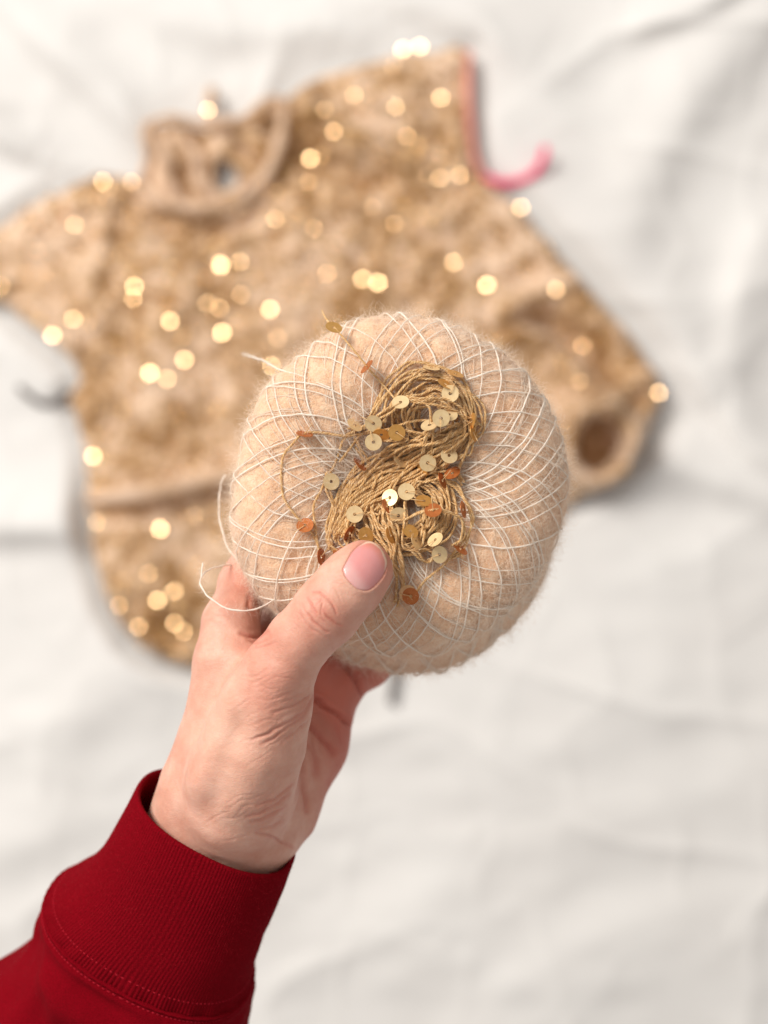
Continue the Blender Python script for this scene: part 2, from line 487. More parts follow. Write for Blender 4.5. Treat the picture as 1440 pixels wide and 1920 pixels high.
on_bed([(450, 245, 8), (480, 270, 9), (505, 300, 10), (515, 330, 6)], 8, KNIT, "collar_fold", sw, 12)
on_bed([(400, 168, 6), (398, 195, 12), (397, 225, 16), (405, 250, 14)], 3.6, RIB, "tie_end", sw, 8)
on_bed([(878, 100, 10), (876, 160, 14), (879, 230, 14), (888, 300, 12), (905, 335, 9)], 2.6, PALEPINK, "stitch_holder", sw, 8)
NECK = loop2([(266, 352), (276, 300), (276, 255), (300, 236), (400, 240), (500, 205), (533, 190), (536, 260), (515, 325), (480, 372), (430, 402), (370, 408), (310, 392)], 8)
us2 = np.arange(262, 545, 3.0); vs3 = np.arange(184, 412, 3.0)
gu, gv = np.meshgrid(us2, vs3); u, v = gu.ravel(), gv.ravel()
hole = np.hypot((u - 426) / 20, (v - 332 + (u - 428) * 0.2) / 30)
ins2 = inside(u, v, NECK) & (hole > 1)
q = np.stack([u, v, u * 0], 1)
h = 6 + 5 * np.abs(np.sin((u * 0.95 + v * .2) / 26)) + 5 * vnoise(q, 26, 301) + 9 * np.exp(-((hole - 1.5) / .5) ** 2)
vv2 = np.stack([(u - 720) * TS, (960 - v) * TS, TZ - 2 + h], 1)
fc2 = grid_faces(len(us2), len(vs3))[:, ::-1]; fc2 = fc2[ins2[fc2].all(1)]
used2 = np.unique(fc2); rm2 = np.full(len(vv2), -1); rm2[used2] = np.arange(len(used2))
obj("back_neck", mesh_data("back_neck", W(vv2[used2]), rm2[fc2]), KNIT, sw)
on_bed([(170, 935, 16), (240, 930, 27), (330, 915, 30), (430, 893, 30), (540, 860, 28), (640, 826, 24)], 5.5, RIB, "hem_band", sw, 12, wob=.25)
def sequin_mesh(name, R, mats, n=20, cup=0.03, thick=0.00008, hole=0.19):
    """a ring with a hole in it, slightly cupped, two faces with a material each"""
    rr = [hole * R, 0.6 * R, R]
    ph = np.arange(n) * 2 * math.pi / n
    vs2, fs2, ms = [], [], []
    for s_, dz in ((0, thick / 2), (1, -thick / 2)):
        for r_ in rr:
            z = cup * R * ((r_ / R) ** 2) + dz
            vs2.append(np.stack([r_ * np.cos(ph), r_ * np.sin(ph), np.full(n, z)], 1))
    V_ = np.vstack(vs2)
    for k in range(2):
        for j in range(n):
            j2 = (j + 1) % n
            fs2.append((k * n + j, (k + 1) * n + j, (k + 1) * n + j2, k * n + j2)); ms.append(0)
            o_ = 3 * n
            fs2.append((o_ + k * n + j, o_ + k * n + j2, o_ + (k + 1) * n + j2, o_ + (k + 1) * n + j)); ms.append(1)
    for j in range(n):
        j2 = (j + 1) % n
        fs2.append((2 * n + j, 5 * n + j, 5 * n + j2, 2 * n + j2)); ms.append(0)
        fs2.append((j, j2, 3 * n + j2, 3 * n + j)); ms.append(1)
    me = mesh_data(name, V_, np.array(fs2), smooth=False)
    for m_ in mats: me.materials.append(m_)
    me.polygons.foreach_set("material_index", np.array(ms, np.int32))
    return me
SEQ_SW = sequin_mesh("sweater_sequin", 0.0026, [GLOSSY, GLOSSY], n=10, cup=0.05)
GLINTS = [(755, 100, 1), (787, 97, 1), (665, 195, .5), (825, 195, .7), (628, 262, .6), (762, 268, .5), (826, 305, .5), (397, 222, .8), (255, 350, .6),
          (203, 352, .6), (975, 394, 1), (681, 533, .9), (709, 540, 1.2), (909, 543, 1.2), (848, 500, .6), (457, 560, .5), (510, 587, 1), (329, 611, 1),
          (422, 630, 1.2), (417, 586, .6), (262, 546, .9), (260, 568, .7), (110, 635, 1.1), (292, 706, 1.3), (353, 680, 1), (322, 716, .6),
          (184, 857, 1.1), (302, 909, 1), (310, 991, 1.2), (305, 1122, .9), (336, 1105, .6), (270, 1170, .6), (335, 1165, .8), (1225, 741, 1),
          (737, 140, .4), (860, 340, .4), (150, 430, .3), (580, 350, .35), (615, 520, .4), (740, 430, .3), (1090, 650, .35), (85, 480, .35), (200, 960, .4),
          (235, 1130, .5), (350, 1180, .7), (590, 440, .4), (525, 640, .3)]
LP = np.array([-1.35, 1.25, 1.85]); CP = np.array([0, 0, H0 + D0 / 1000])
def scatter_uv():
    out = []
    tries = 0
    cell = {}
    while len(out) < 2300 and tries < 90000:
        tries += 1
        a, b_ = random.uniform(-75, 1240), random.uniform(98, 1250)
        key = (int(a // 10.5), int(b_ // 10.5))
        if any((key[0] + i, key[1] + j) in cell and math.hypot(a - cell[(key[0] + i, key[1] + j)][0], b_ - cell[(key[0] + i, key[1] + j)][1]) < 10.5 for i in (-1, 0, 1) for j in (-1, 0, 1)): continue
        cell[key] = (a, b_); out.append((a, b_))
    return out
cand = np.array(scatter_uv())
keep = inside(cand[:, 0], cand[:, 1], poly) & (seg_dist2(cand[:, 0], cand[:, 1], poly + [poly[0]]) > 5) & (np.hypot(cand[:, 0] - 1112, cand[:, 1] - 838) > 62)
cand = cand[keep]
def place_seq(u_, v_, z_, nrm, spin=0.0):
    q = Vector(nrm).to_track_quat('Z', 'Y')
    mt = Matrix.Translation(tuple(W(np.array([(u_ - 720) * TS, (960 - v_) * TS, z_])))) @ q.to_matrix().to_4x4() @ Matrix.Rotation(spin, 4, 'Z')
    return mt
def glint_normal(u_, v_, jit):
    p = np.array([(u_ - 720) * TS, (960 - v_) * TS, 0]) / 1000
    a = LP - p; a /= np.linalg.norm(a); b_ = CP - p; b_ /= np.linalg.norm(b_)
    n_ = a + b_; n_ /= np.linalg.norm(n_)
    return n_ + rng.normal(0, jit, 3)
singles, bulk = [], []
gl = np.array([(a, b_) for a, b_, _ in GLINTS], float)
dg = seg_dist2(gl[:, 0], gl[:, 1], poly + [poly[0]])
hg = sweater_h(gl[:, 0], gl[:, 1], dg)
for (a, b_, s_), h_ in zip(GLINTS, hg):
    singles.append(place_seq(a, b_, TZ - 3 + h_ + 4.0, glint_normal(a, b_, 0.01 + 0.09 * max(0, 1.0 - s_))) @ Matrix.Scale(min(0.80, 0.26 + 0.36 * s_), 4))
hc = sweater_h(cand[:, 0], cand[:, 1], seg_dist2(cand[:, 0], cand[:, 1], poly + [poly[0]]))
for k, ((a, b_), h_) in enumerate(zip(cand, hc)):
    while True:                                    # most hang at a steep tilt in the fabric, few catch the window
        n_ = np.array([rng.normal(0.18, 0.5), rng.normal(-0.25, 0.5), 1.0]); n_ /= np.linalg.norm(n_)
        g_ = glint_normal(a, b_, 0); g_ /= np.linalg.norm(g_)
        if n_ @ g_ < math.cos(math.radians(4)) or rng.random() < 0.3: break
    if rng.random() < 0.16: n_ = glint_normal(a, b_, rng.uniform(0.13, 0.26))
    mt = place_seq(a, b_, TZ - 3 + h_ + 1.8, n_, rng.uniform(0, 6)) @ Matrix.Scale(rng.uniform(.6, .95), 4)
    (singles if len(singles) < 290 and k % 4 == 0 else bulk).append(mt)
for mt in singles:
    s = bpy.data.objects.new("sequin", SEQ_SW); COL.objects.link(s); s.parent = sw
    s.matrix_parent_inverse = Matrix.Translation(sw.location).inverted(); s.matrix_basis = mt
bv = np.array([vx.co[:] for vx in SEQ_SW.vertices]); bf = np.array([p_.vertices[:] for p_ in SEQ_SW.polygons])
parts = []
for mt in bulk:
    M_ = np.array(mt); parts.append((bv @ M_[:3, :3].T + M_[:3, 3], bf))
V_, F_ = merge(parts)
tag(obj("sequins", mesh_data("sequins", V_, F_), BULKM, sw), kind="stuff")

def hair(name, roots, dirs, lens, rad, mat, parent, npt=6, curl=0.5, grav=None):
    """natural hair strands, metres"""
    N = len(roots)
    hc_ = bpy.data.hair_curves.new(name); hc_.add_curves([npt] * N)
    pos = np.zeros((N, npt, 3)); pos[:, 0] = roots
    d = dirs / (np.linalg.norm(dirs, axis=1)[:, None] + 1e-9)
    ax = rng.normal(size=(N, 3)); ax /= np.linalg.norm(ax, axis=1)[:, None]
    for k in range(1, npt):
        pos[:, k] = pos[:, k - 1] + d * (lens / (npt - 1))[:, None]
        d = d + np.cross(ax, d) * curl + rng.normal(size=(N, 3)) * curl * 0.3
        d /= np.linalg.norm(d, axis=1)[:, None]
    hc_.position_data.foreach_set("vector", pos.astype(np.float32).ravel())
    ra = hc_.attributes.get("radius") or hc_.attributes.new("radius", 'FLOAT', 'POINT')
    rr = np.repeat(np.broadcast_to(rad, (N,))[:, None], npt, 1) * np.linspace(1, 0.4, npt)[None]
    ra.data.foreach_set("value", rr.astype(np.float32).ravel())
    hc_.materials.append(mat)
    o_ = bpy.data.objects.new(name, hc_); COL.objects.link(o_)
    if parent is not None:
        o_.parent = parent
        if parent.parent is None: o_.matrix_parent_inverse = Matrix.Translation(parent.location).inverted()
    return o_
idx = rng.choice(len(used), 16000)
rt = W(vv[used][idx])
tag(hair("fuzz", rt, np.stack([rng.normal(size=16000), rng.normal(size=16000), rng.uniform(0.1, 0.9, 16000)], 1), rng.uniform(.004, .012, 16000), 0.00006, SWEATER_FUZZ, sw, 5, 0.5), kind="stuff")

# yarn end and dark grey marks on the bed
o = on_bed([(905, 335, 9), (935, 346, 6), (970, 344, 7), (1000, 330, 12), (1014, 308, 18), (1018, 285, 20)], 2.5, PINK, "pink_yarn", None, 8, wob=0.3)
tag(o, "bright pink yarn end curling off the sweater onto the sheet", "yarn")
o = on_bed([(38, 725, 6), (60, 745, 6), (85, 758, 6), (112, 752, 6), (135, 735, 8)], 2.6, GREY, "grey_curve", None, 8)  # thin dark grey curved tube lying on the sheet
tag(o, "dark grey curved mark on the sheet beside the sweater's left side", "cord")
o = on_bed([(742, 1240, 6), (738, 1280, 6), (732, 1320, 6)], 2.3, GREY, "grey_stroke", None, 8)  # short dark grey tube, nearly straight
tag(o, "short dark grey straight mark on the sheet just below the yarn cake", "cord")

# ------------------------------------------------------------------ yarn cake
CC = np.array([750.0, 905.0])
RIM = [(1068, 870), (1061, 950), (1030, 1041), (992, 1101), (940, 1150), (880, 1195), (813, 1222), (740, 1222), (660, 1207),
       (590, 1182), (520, 1150), (468, 1090), (433, 1020), (428, 950), (444, 860), (462, 790), (500, 712), (560, 665),
       (620, 615), (690, 588), (760, 583), (830, 595), (900, 627), (960, 667), (1010, 720), (1046, 790)]
ang = np.array([math.atan2(-(y - CC[1]), x - CC[0]) for x, y in RIM]); rad = np.array([math.hypot(x - CC[0], y - CC[1]) for x, y in RIM])
od = np.argsort(ang); ang, rad = ang[od], rad[od]
angx = np.concatenate([ang - 2 * math.pi, ang, ang + 2 * math.pi]); radx = np.tile(rad, 3)
def Rrim(th):
    a = 0
    for d_, w_ in ((-0.1, .25), (0, .5), (0.1, .25)): a = a + w_ * np.interp((th + d_ + math.pi) % (2 * math.pi) - math.pi, angx, radx)
    return a / PPM
_pt = np.array([0, .08, .16, .25, .34, .42, .48, .53, .58, .64, .70, .76, .82, .90, 1.0])
_pr = np.array([0, .14, .27, .45, .64, .80, .90, .965, .995, .94, .875, .935, .93, .62, .0])
_pz = np.array([-9, -7, -2.5, 1.5, 2.5, .8, -3.0, -8., -15, -22, -27, -36, -43, -48, -48.])
PT = np.linspace(0, 1, 401)
def _sm(a, w=17):
    k = np.hanning(w + 2)[1:-1]; k /= k.sum()
    for _ in range(2): a = np.convolve(np.pad(a, w // 2, mode='reflect', reflect_type='odd'), k, 'valid')
    return a
PR = _sm(np.interp(PT, _pt, _pr)); PZ = _sm(np.interp(PT, _pt, _pz))
def cake(th, t, lift=0.0):
    """point on the cake in mm for angle th and profile station t"""
    rho = np.interp(t, PT, PR); z = np.interp(t, PT, PZ)
    e = 0.004
    dr = (np.interp(t + e, PT, PR) - np.interp(t - e, PT, PR)) / (2 * e) * 52; dz = (np.interp(t + e, PT, PZ) - np.interp(t - e, PT, PZ)) / (2 * e)
    ln = np.hypot(dr, dz) + 1e-6; nr, nz = -dz / ln, dr / ln
    R = Rrim(th) * (D0 + 15) / D0 * 0.990
    R = R * rho + nr * lift
    z = z + nz * lift
    w = sstep(-14, -46, z) if False else np.clip((-z - 12) / 34, 0, 1)
    cx = (CC[0] - 720) / PPM + w * 3.0 + 0.1; cy = (960 - CC[1]) / PPM - w * 15.5
    return np.stack([cx + R * np.cos(th), cy + R * np.sin(th), z], -1)
ck = empty("yarn_cake", tuple(W(PM(750, 930, -25))))
tag(ck, "fluffy cream mohair yarn cake held between thumb and fingers", "yarn cake")
def winding(th0, sg, rh, wig, lift, seed, t0=0.10, t1=0.93, twist=None):
    t = np.linspace(t0, t1, 150)
    rho = np.interp(t, PT, PR)
    face = np.minimum(t, .55)
    rf = np.maximum(np.interp(face, PT, PR), rh + 1e-3)
    th = th0 + sg * np.arccos(np.clip(rh / rf, -1, 1)) + sg * np.maximum(t - .5, 0) * 0.9
    if twist is not None:
        th = th0 + sg * twist * (np.interp(face, PT, PR) ** 1.3) + sg * np.maximum(t - .55, 0) * 2.0 * twist
    q = np.stack([t * 60, np.full_like(t, seed * 13.7), np.zeros_like(t)], 1)
    th = th + wig * vnoise(q, 9, 11) + wig * 0.4 * vnoise(q, 3, 12)
    pp_ = cake(th, t, lift + 0.35 * vnoise(q, 5, 13))
    w_ = np.column_stack([t * 110, np.full_like(t, seed * 3.1), t * 0])
    return pp_ + 0.22 * np.stack([vnoise(w_, 2.6, 21), vnoise(w_, 2.6, 22), vnoise(w_, 2.6, 23)], 1)
tops, subs = [], []
k = 0
for sg in (-1, 1):
    N = 34
    for i in range(N):
        th0 = (i + random.uniform(-.2, .2)) / N * 2 * math.pi
        p = winding(th0, sg, 0.3, 0.025, 0.7, k, twist=random.uniform(.74, .90)); tops.append(p); k += 1
        if random.random() < 0.3:
            p2 = winding(th0 + random.uniform(.03, .07), sg, 0.3, 0.025, 0.6, k, twist=random.uniform(.70, .95)); tops.append(p2); k += 1
    for i in range(75):
        subs.append(winding(random.uniform(0, 6.28), sg, random.uniform(.28, .46), 0.03, 0.3, k, twist=random.choice([None, .6, .8, 1.0, 1.1]))); k += 1
kd = kdtree.KDTree(sum(len(p) for p in tops)); i_ = 0
for p in tops:
    for x in p: kd.insert(x, i_); i_ += 1
kd.balance()
nth, nt = 330, 200
tt, th = np.meshgrid(np.linspace(0.0, 1.0, nt), np.arange(nth) / nth * 2 * math.pi, indexing='ij')
base = cake(th.ravel(), tt.ravel(), 0.0)
dist = np.array([kd.find(x)[2] for x in base])
puff = 0.95 * np.clip(dist / 4.5, 0, 1) ** 0.7 - 0.5
lf = puff + 0.9 * vnoise(base, 11, 41) + 0.35 * vnoise(base, 3.5, 42) + 0.18 * vnoise(base, 1.3, 43)
lf = lf * np.clip(tt.ravel() / .05, 0, 1) * np.clip((1 - tt.ravel()) / .05, 0, 1)
core = cake(th.ravel(), tt.ravel(), lf)
obj("core", mesh_data("core", W(core), grid_faces(nth, nt, True)[:, ::-1]), CORE, ck)
obj("winding", mesh_data("winding", *[x if i else W(x) for i, x in enumerate(merge([tube(spline(p, 0.8), 0.24 * random.uniform(.7, 1.2), 6) for p in tops]))]), YARN, ck)
obj("under_winding", mesh_data("under_winding", *[x if i else W(x) for i, x in enumerate(merge([tube(spline(p, 1.3), 0.115, 4) for p in subs]))]), FUZZ_PALE, ck)
# mohair halo: fibres off the wound strands and off the body
ip = rng.choice(len(core), 200000)
wgt = np.interp(tt.ravel()[ip], PT, PR)
ip = ip[rng.random(len(ip)) < 0.15 + wgt * 0.85][:52000]
rt = core[ip] + rng.normal(0, 0.25, (len(ip), 3))
cen = core.mean(0)
e = 0.6
nrm = cake(th.ravel()[ip], tt.ravel()[ip], 1.0) - cake(th.ravel()[ip], tt.ravel()[ip], 0.0)
tg = rng.normal(size=nrm.shape); tg -= nrm * (tg * nrm).sum(1)[:, None]; tg /= np.linalg.norm(tg, axis=1)[:, None]
up = np.abs(rng.normal(0.0, 0.10, len(ip)))[:, None]
tag(hair("fuzz", W(rt), tg + nrm * up, rng.uniform(.003, .009, len(ip)), 0.000026, FUZZ, ck, 8, 0.5), kind="stuff")
allt = np.vstack([spline(p, 0.5) for p in tops])
ip = rng.choice(len(allt), 34000); rt = allt[ip]
dd = rng.normal(size=(len(ip), 3)); dd[:, 2] = np.abs(dd[:, 2]) * 0.4
rv = rt - rt.mean(0); rv[:, 2] *= .3; rv /= np.linalg.norm(rv, axis=1)[:, None]; dd -= 0.8 * rv * (dd * rv).sum(1)[:, None]
tag(hair("strand_fuzz", W(rt), dd, rng.uniform(.0015, .0055, len(ip)), 0.000024, FUZZ_PALE, ck, 6, 0.5), kind="stuff")
def loose(pts, name, r=0.24, fz=260):
    p = spline(PA(pts), 0.5)
    q = p + np.stack([vnoise(p, 3, 5), vnoise(p, 3, 6), vnoise(p, 3, 7)], 1) * 0.25
    v_, f_ = tube(q, r * (1 + .35 * vnoise(p, 2, 8)), 6)
    o_ = obj(name, mesh_data(name, W(v_), f_), YARN, ck)
    ii = rng.choice(len(q), fz)
    tag(hair("tail_fuzz", W(q[ii]), rng.normal(size=(fz, 3)) + np.gradient(q, axis=0)[ii] * 2, rng.uniform(.001, .004, fz), 0.000018, FUZZ_PALE, ck, 5, 0.4), kind="stuff")
loose([(424, 890, -38), (413, 913, -36), (411, 965, -34), (420, 1003, -30), (431, 1032, -27), (450, 1055, -22), (475, 1068, -16)], "loose_strand")
loose([(440, 1060, -28), (424, 1060, -24), (402, 1065, -18), (385, 1073, -12), (376, 1090, -7), (383, 1110, -3), (401, 1127, -1), (424, 1140, 0),
       (447, 1144, 0), (477, 1142, -1), (502, 1133, -4), (520, 1120, -8)], "loose_strand", 0.27)
loose([(381, 1055, -14), (380, 1066, -12), (378, 1082, -9)], "loose_strand", 0.24, 60)
loose([(455, 664, -60), (470, 668, -46), (490, 675, -30), (508, 684, -16), (526, 694, -8), (560, 703, -2), (620, 728, 3)], "loose_strand", 0.26)

# ------------------------------------------------------------------ sequinned thread heaped in the middle of the cake
thing = empty("sequin_thread", tuple(W(PM(765, 900, 4))))
tag(thing, "tangled gold sequin thread heaped in the centre of the cream yarn cake", "thread")
def Z(x, y): return 500 + x / 3.273, 640 + y / 3.273
def face_z(u_, v_):
    """height of the cake face under a pixel"""
    r = np.hypot(u_ - CC[0], v_ - CC[1]) / 320.0
    return np.interp(r, _pr[:9], _pz[:9])
def pile(u_, v_):
    """height of the heap"""
    a = 8.5 * np.exp(-(((u_ - 770) / 95) ** 2 + ((v_ - 960) / 95) ** 2) ** 1.5)
    b_ = 6.5 * np.exp(-(((u_ - 800) / 88) ** 2 + ((v_ - 800) / 90) ** 2) ** 1.5)
    return np.maximum(a, b_)
threads = []
def thread(zp, n=1, jit=0.0, lay=1.0, mess=0.0, zc=True):
    for q in range(n):
        pts = [Z(*p) for p in zp] if zc else list(zp)
        pts = np.array(pts) + rng.normal(0, jit, (len(pts), 2))
        p = spline(pts, 3.0)
        s = np.arange(len(p)) * 3.0
        w = np.stack([s, np.full_like(s, rng.uniform(0, 9999)), np.zeros_like(s)], 1)
        p = p + np.stack([vnoise(w, 26, 1), vnoise(w, 26, 2)], 1) * 2.2 + np.stack([vnoise(w, 70, 3), vnoise(w, 70, 4)], 1) * jit * 0.8
        L_ = lay + rng.uniform(-.1, .1)
        z = face_z(p[:, 0], p[:, 1]) + 1.1 + pile(p[:, 0], p[:, 1]) * L_ + vnoise(w, 45, 5) * (0.5 + mess)
        threads.append(PA(np.column_stack([p, z])))
# hidden body of the heap, loop upon loop
def ring(cx, cy, rx, ry, rot, n, lay0, lay1, j):
    for q in range(n):
        f = rng.uniform(0.35, 1.0); a0 = rng.uniform(0, 6.28); k_ = rng.integers(9, 15)
        a = a0 + np.linspace(0, rng.uniform(3.5, 6.6), k_)
        x = rx * f * np.cos(a); y = ry * f * np.sin(a)
        c_, s_ = math.cos(rot), math.sin(rot)
        pts = np.stack([cx + x * c_ - y * s_, cy + x * s_ + y * c_], 1) + rng.normal(0, j, (k_, 2))
        thread([tuple(p) for p in pts], 1, 2.5, rng.uniform(lay0, lay1), 0.6, zc=False)
ring(765, 960, 92, 78, -0.5, 46, 0.15, 0.8, 4)
ring(808, 785, 82, 88, 0.2, 24, 0.1, 0.7, 4)
# diagonal sheaf running from the lower left to the upper right
for q in range(30):
    o1 = rng.uniform(-1, 1); o2 = rng.uniform(-1, 1)
    sh = np.array([0.55, 0.83]) * o1 * 150
    thread([(430 + sh[0] * .3 + 40 * o2, 1180 + 30 * o1), (500 + sh[0] * .6, 1010 + sh[1] * .7), (680 + sh[0], 860 + sh[1]), (880 + sh[0] * .9, 760 + sh[1] * .9), (1050 + sh[0] * .5, 660 + sh[1] * .9 + 20 * o2),
            (1190 + 30 * o2, 560 + 60 * o1)], 1, 3, rng.uniform(.75, 1.05), .3)
# strands that stand out singly in the photograph
thread([(1020, 800), (1010, 430), (900, 375), (780, 395), (660, 470), (560, 540), (480, 600), (440, 690), (395, 800), (340, 905), (292, 1020), (290, 1130), (318, 1250), (336, 1310)], 1, 1, 1.2)
thread([(1130, 575), (1000, 570), (880, 555), (750, 543), (600, 565), (470, 575), (340, 562), (240, 572), (160, 620), (100, 720), (88, 850), (110, 970), (170, 1070), (235, 1130), (300, 1205), (330, 1290)], 1, 1, 1.1)
thread([(1060, 500), (960, 490), (850, 500), (740, 545), (640, 545), (560, 585), (500, 660), (450, 740)], 1, 1, 1.1)
thread([(1245, 480), (1190, 410), (1080, 350), (960, 350), (850, 370), (760, 420), (650, 480), (560, 530), (510, 560)], 2, 4, 1.3)
thread([(650, 460), (690, 350), (745, 240), (820, 160), (930, 125), (1060, 150), (1160, 215), (1225, 310), (1255, 420), (1260, 520), (1225, 640), (1195, 780), (1200, 870)], 2, 4, 1.15)
thread([(600, 520), (690, 400), (770, 270), (860, 190), (980, 160), (1090, 215), (1180, 320), (1240, 450), (1300, 505)], 2, 4, 1.2)
thread([(720, 480), (790, 330), (880, 230), (1000, 190), (1110, 260), (1190, 390), (1215, 520), (1180, 620), (1100, 680)], 3, 6, 1.0)
thread([(1230, 318), (1290, 365), (1322, 450), (1322, 530), (1290, 600), (1235, 660), (1180, 720), (1060, 800)], 2, 4, 1.0)
thread([(1310, 510), (1250, 480), (1170, 430), (1060, 400), (960, 380)], 1, 3, 1.3)
thread([(960, 690), (975, 600), (1010, 560), (1040, 520), (1075, 480)], 2, 2, 1.35)
thread([(745, 615), (850, 620), (760, 640), (740, 690), (640, 770), (520, 880), (440, 980), (400, 1080), (385, 1180), (400, 1260), (470, 1290)], 3, 5, 1.1)
thread([(1180, 570), (1050, 630), (900, 650), (780, 700), (660, 790), (540, 880), (455, 960), (400, 1060), (380, 1160), (395, 1250)], 3, 5, 1.2)
thread([(1240, 560), (1100, 650), (960, 720), (840, 800), (760, 900), (740, 1010), (750, 1110), (765, 1210), (800, 1330), (830, 1440), (855, 1530)], 2, 4, 1.25)
thread([(990, 750), (1040, 820), (1110, 870), (1190, 940), (1240, 1020), (1252, 1120), (1225, 1210), (1150, 1300), (1060, 1390), (980, 1460), (900, 1545)], 1, 2, 1.15)
thread([(1060, 850), (1150, 890), (1220, 970), (1265, 1060), (1255, 1170), (1200, 1260), (1110, 1330)], 2, 4, .9)
thread([(770, 1110), (850, 1100), (940, 1060), (1050, 1035), (1150, 1060), (1205, 1110), (1195, 1200), (1130, 1260)], 2, 3, 1.3)
thread([(1100, 800), (990, 850), (900, 900), (850, 1000), (840, 1110), (850, 1220), (900, 1310), (970, 1350), (1020, 1310), (1040, 1230)], 2, 4, 1.25)
thread([(640, 900), (700, 850), (800, 790), (900, 740), (1000, 690), (1090, 640)], 3, 8, 1.15)
thread([(720, 1000), (735, 1100), (760, 1240), (790, 1380), (810, 1500), (800, 1590)], 3, 5, 1.1)
thread([(760, 1040), (800, 1150), (830, 1280), (835, 1400), (850, 1520), (880, 1560)], 2, 5, 1.2)
thread([(470, 1110), (480, 1200), (520, 1290), (580, 1350)], 4, 9, .9)
thread([(540, 1110), (560, 1180), (610, 1250), (700, 1330)], 4, 9, .9)
thread([(640, 1010), (660, 1100), (720, 1200), (770, 1290)], 5, 9, 1.0)
thread([(380, 800), (370, 900), (385, 1000), (400, 1120), (430, 1230)], 2, 4, .8)
thread([(560, 640), (590, 760), (580, 860), (600, 960)], 3, 7, .8)
thread([(930, 1130), (960, 1180), (940, 1240), (880, 1270), (950, 1330), (1040, 1330)], 2, 6, 1.1)
parts = []; plyv = []
for p in threads:
    p = spline(p, 0.42)
    a_, b_ = twisted(p, 0.205, 0.23, 2.9 * rng.uniform(.85, 1.15), 4, 3, rng.uniform(0, 6))
    parts.append((a_, b_)); plyv.append(np.repeat((np.arange(3) == rng.integers(0, 3)).astype(float) * 0.8 + rng.uniform(0, .2), len(a_) // 3))
print("threads", len(threads), sum(len(a) for a, _ in parts))
V_, F_ = merge(parts)
obj("strand_tangle", mesh_data("strand_tangle", W(V_), F_, attrs={"ply": np.concatenate(plyv)}), THREAD, thing)
# the free end leaving the heap at the upper left
p = spline(PA([(603, 581, -6), (609, 594, -3), (618, 606, 0), (632, 620, 3), (652, 643, 5), (672, 667, 6), (692, 692, 6), (708, 710, 5), (724, 728, 5), (742, 750, 8)]), 0.35)
V_, F_ = twisted(p, 0.17 * np.clip(np.linspace(.5, 6, len(p)), 0, 1), 0.17, 2.4, 5, 3)
obj("thread_end", mesh_data("thread_end", W(V_), F_, attrs={"ply": np.repeat([0, .8, .2], len(V_) // 3)}), THREAD, thing)
# fine fluff of the thread
at = np.vstack(threads[70:]); ip = rng.choice(len(at), 900)
tag(hair("thread_fuzz", W(at[ip]), rng.normal(size=(900, 3)), rng.uniform(.001, .003, 900), 0.000014, THREAD, thing, 4, 0.3), kind="stuff")

SQ = {'g': sequin_mesh("gold_sequin", 0.0026, [GOLD, COPPER], 40), 'c': sequin_mesh("copper_sequin", 0.0026, [COPPER, GOLD], 40, 0.03),
      'a': sequin_mesh("amber_sequin", 0.0026, [AMBER, GOLD], 40, 0.03)}
# u, v, facing kind, tilt degrees, tilt azimuth degrees (image, counter-clockwise from right), extra height
SEQ = [(844, 738, 'g', 12, 200, 1.2), (751, 754, 'g', 38, 100, 2.0), (827, 784, 'g', 6, 10, 2.2), (700, 794, 'g', 22, 260, 1.0), (700, 829, 'g', 8, 30, 2.4),
       (744, 811, 'a', 20, 250, 0.6), (802, 868, 'g', 10, 330, 2.4), (842, 854, 'g', 25, 60, 0.4), (848, 887, 'c', 50, 120, 0.8), (762, 922, 'g', 8, 80, 2.6),
       (731, 933, 'g', 25, 160, 1.2), (665, 964, 'g', 6, 200, 2.0), (747, 967, 'g', 14, 300, 0.6), (795, 939, 'a', 50, 80, 1.0), (812, 957, 'c', 38, 100, 1.4),
       (621, 903, 'g', 22, 20, 0.4), (572, 985, 'c', 34, 100, 0.6), (571, 814, 'c', 68, 80, 0.9), (602, 1044, 'c', 65, 5, 0.6), (770, 1118, 'c', 12, 200, 2.0),
       (764, 1113, 'g', 18, 150, 0.9), (824, 1040, 'g', 24, 10, 2.0), (816, 1012, 'g', 52, 130, 1.4), (686, 1004, 'a', 35, 30, 1.4), (769, 996, 'a', 45, 60, 0.4),
       (732, 1004, 'a', 62, 20, 1.6), (665, 797, 'g', 55, 50, 0.6), (829, 901, 'c', 68, 20, 1.6), (888, 812, 'a', 64, 10, 0.8), (805, 797, 'g', 50, 110, 1.4),
       (854, 701, 'a', 66, 70, 1.0), (809, 690, 'g', 70, 80, 1.0), (868, 955, 'c', 70, 10, 0.8), (863, 1029, 'c', 66, 50, 0.6), (640, 1036, 'c', 52, 90, 0.5),
       (688, 688, 'c', 70, 140, 0.0), (626, 614, 'a', 48, 70, 0.0), (750, 864, 'g', 60, 40, 0.8), (726, 950, 'c', 64, 30, 0.6), (842, 777, 'g', 40, 80, 0.4),
       (715, 815, 'a', 50, 260, 0.2), (885, 790, 'a', 70, 170, 0.6), (792, 880, 'a', 60, 200, 0.0), (675, 870, 'c', 66, 40, 0.4), (655, 1000, 'c', 62, 330, 0.2),
       (835, 720, 'a', 62, 60, 0.8), (780, 1015, 'g', 60, 20, 0.6)]
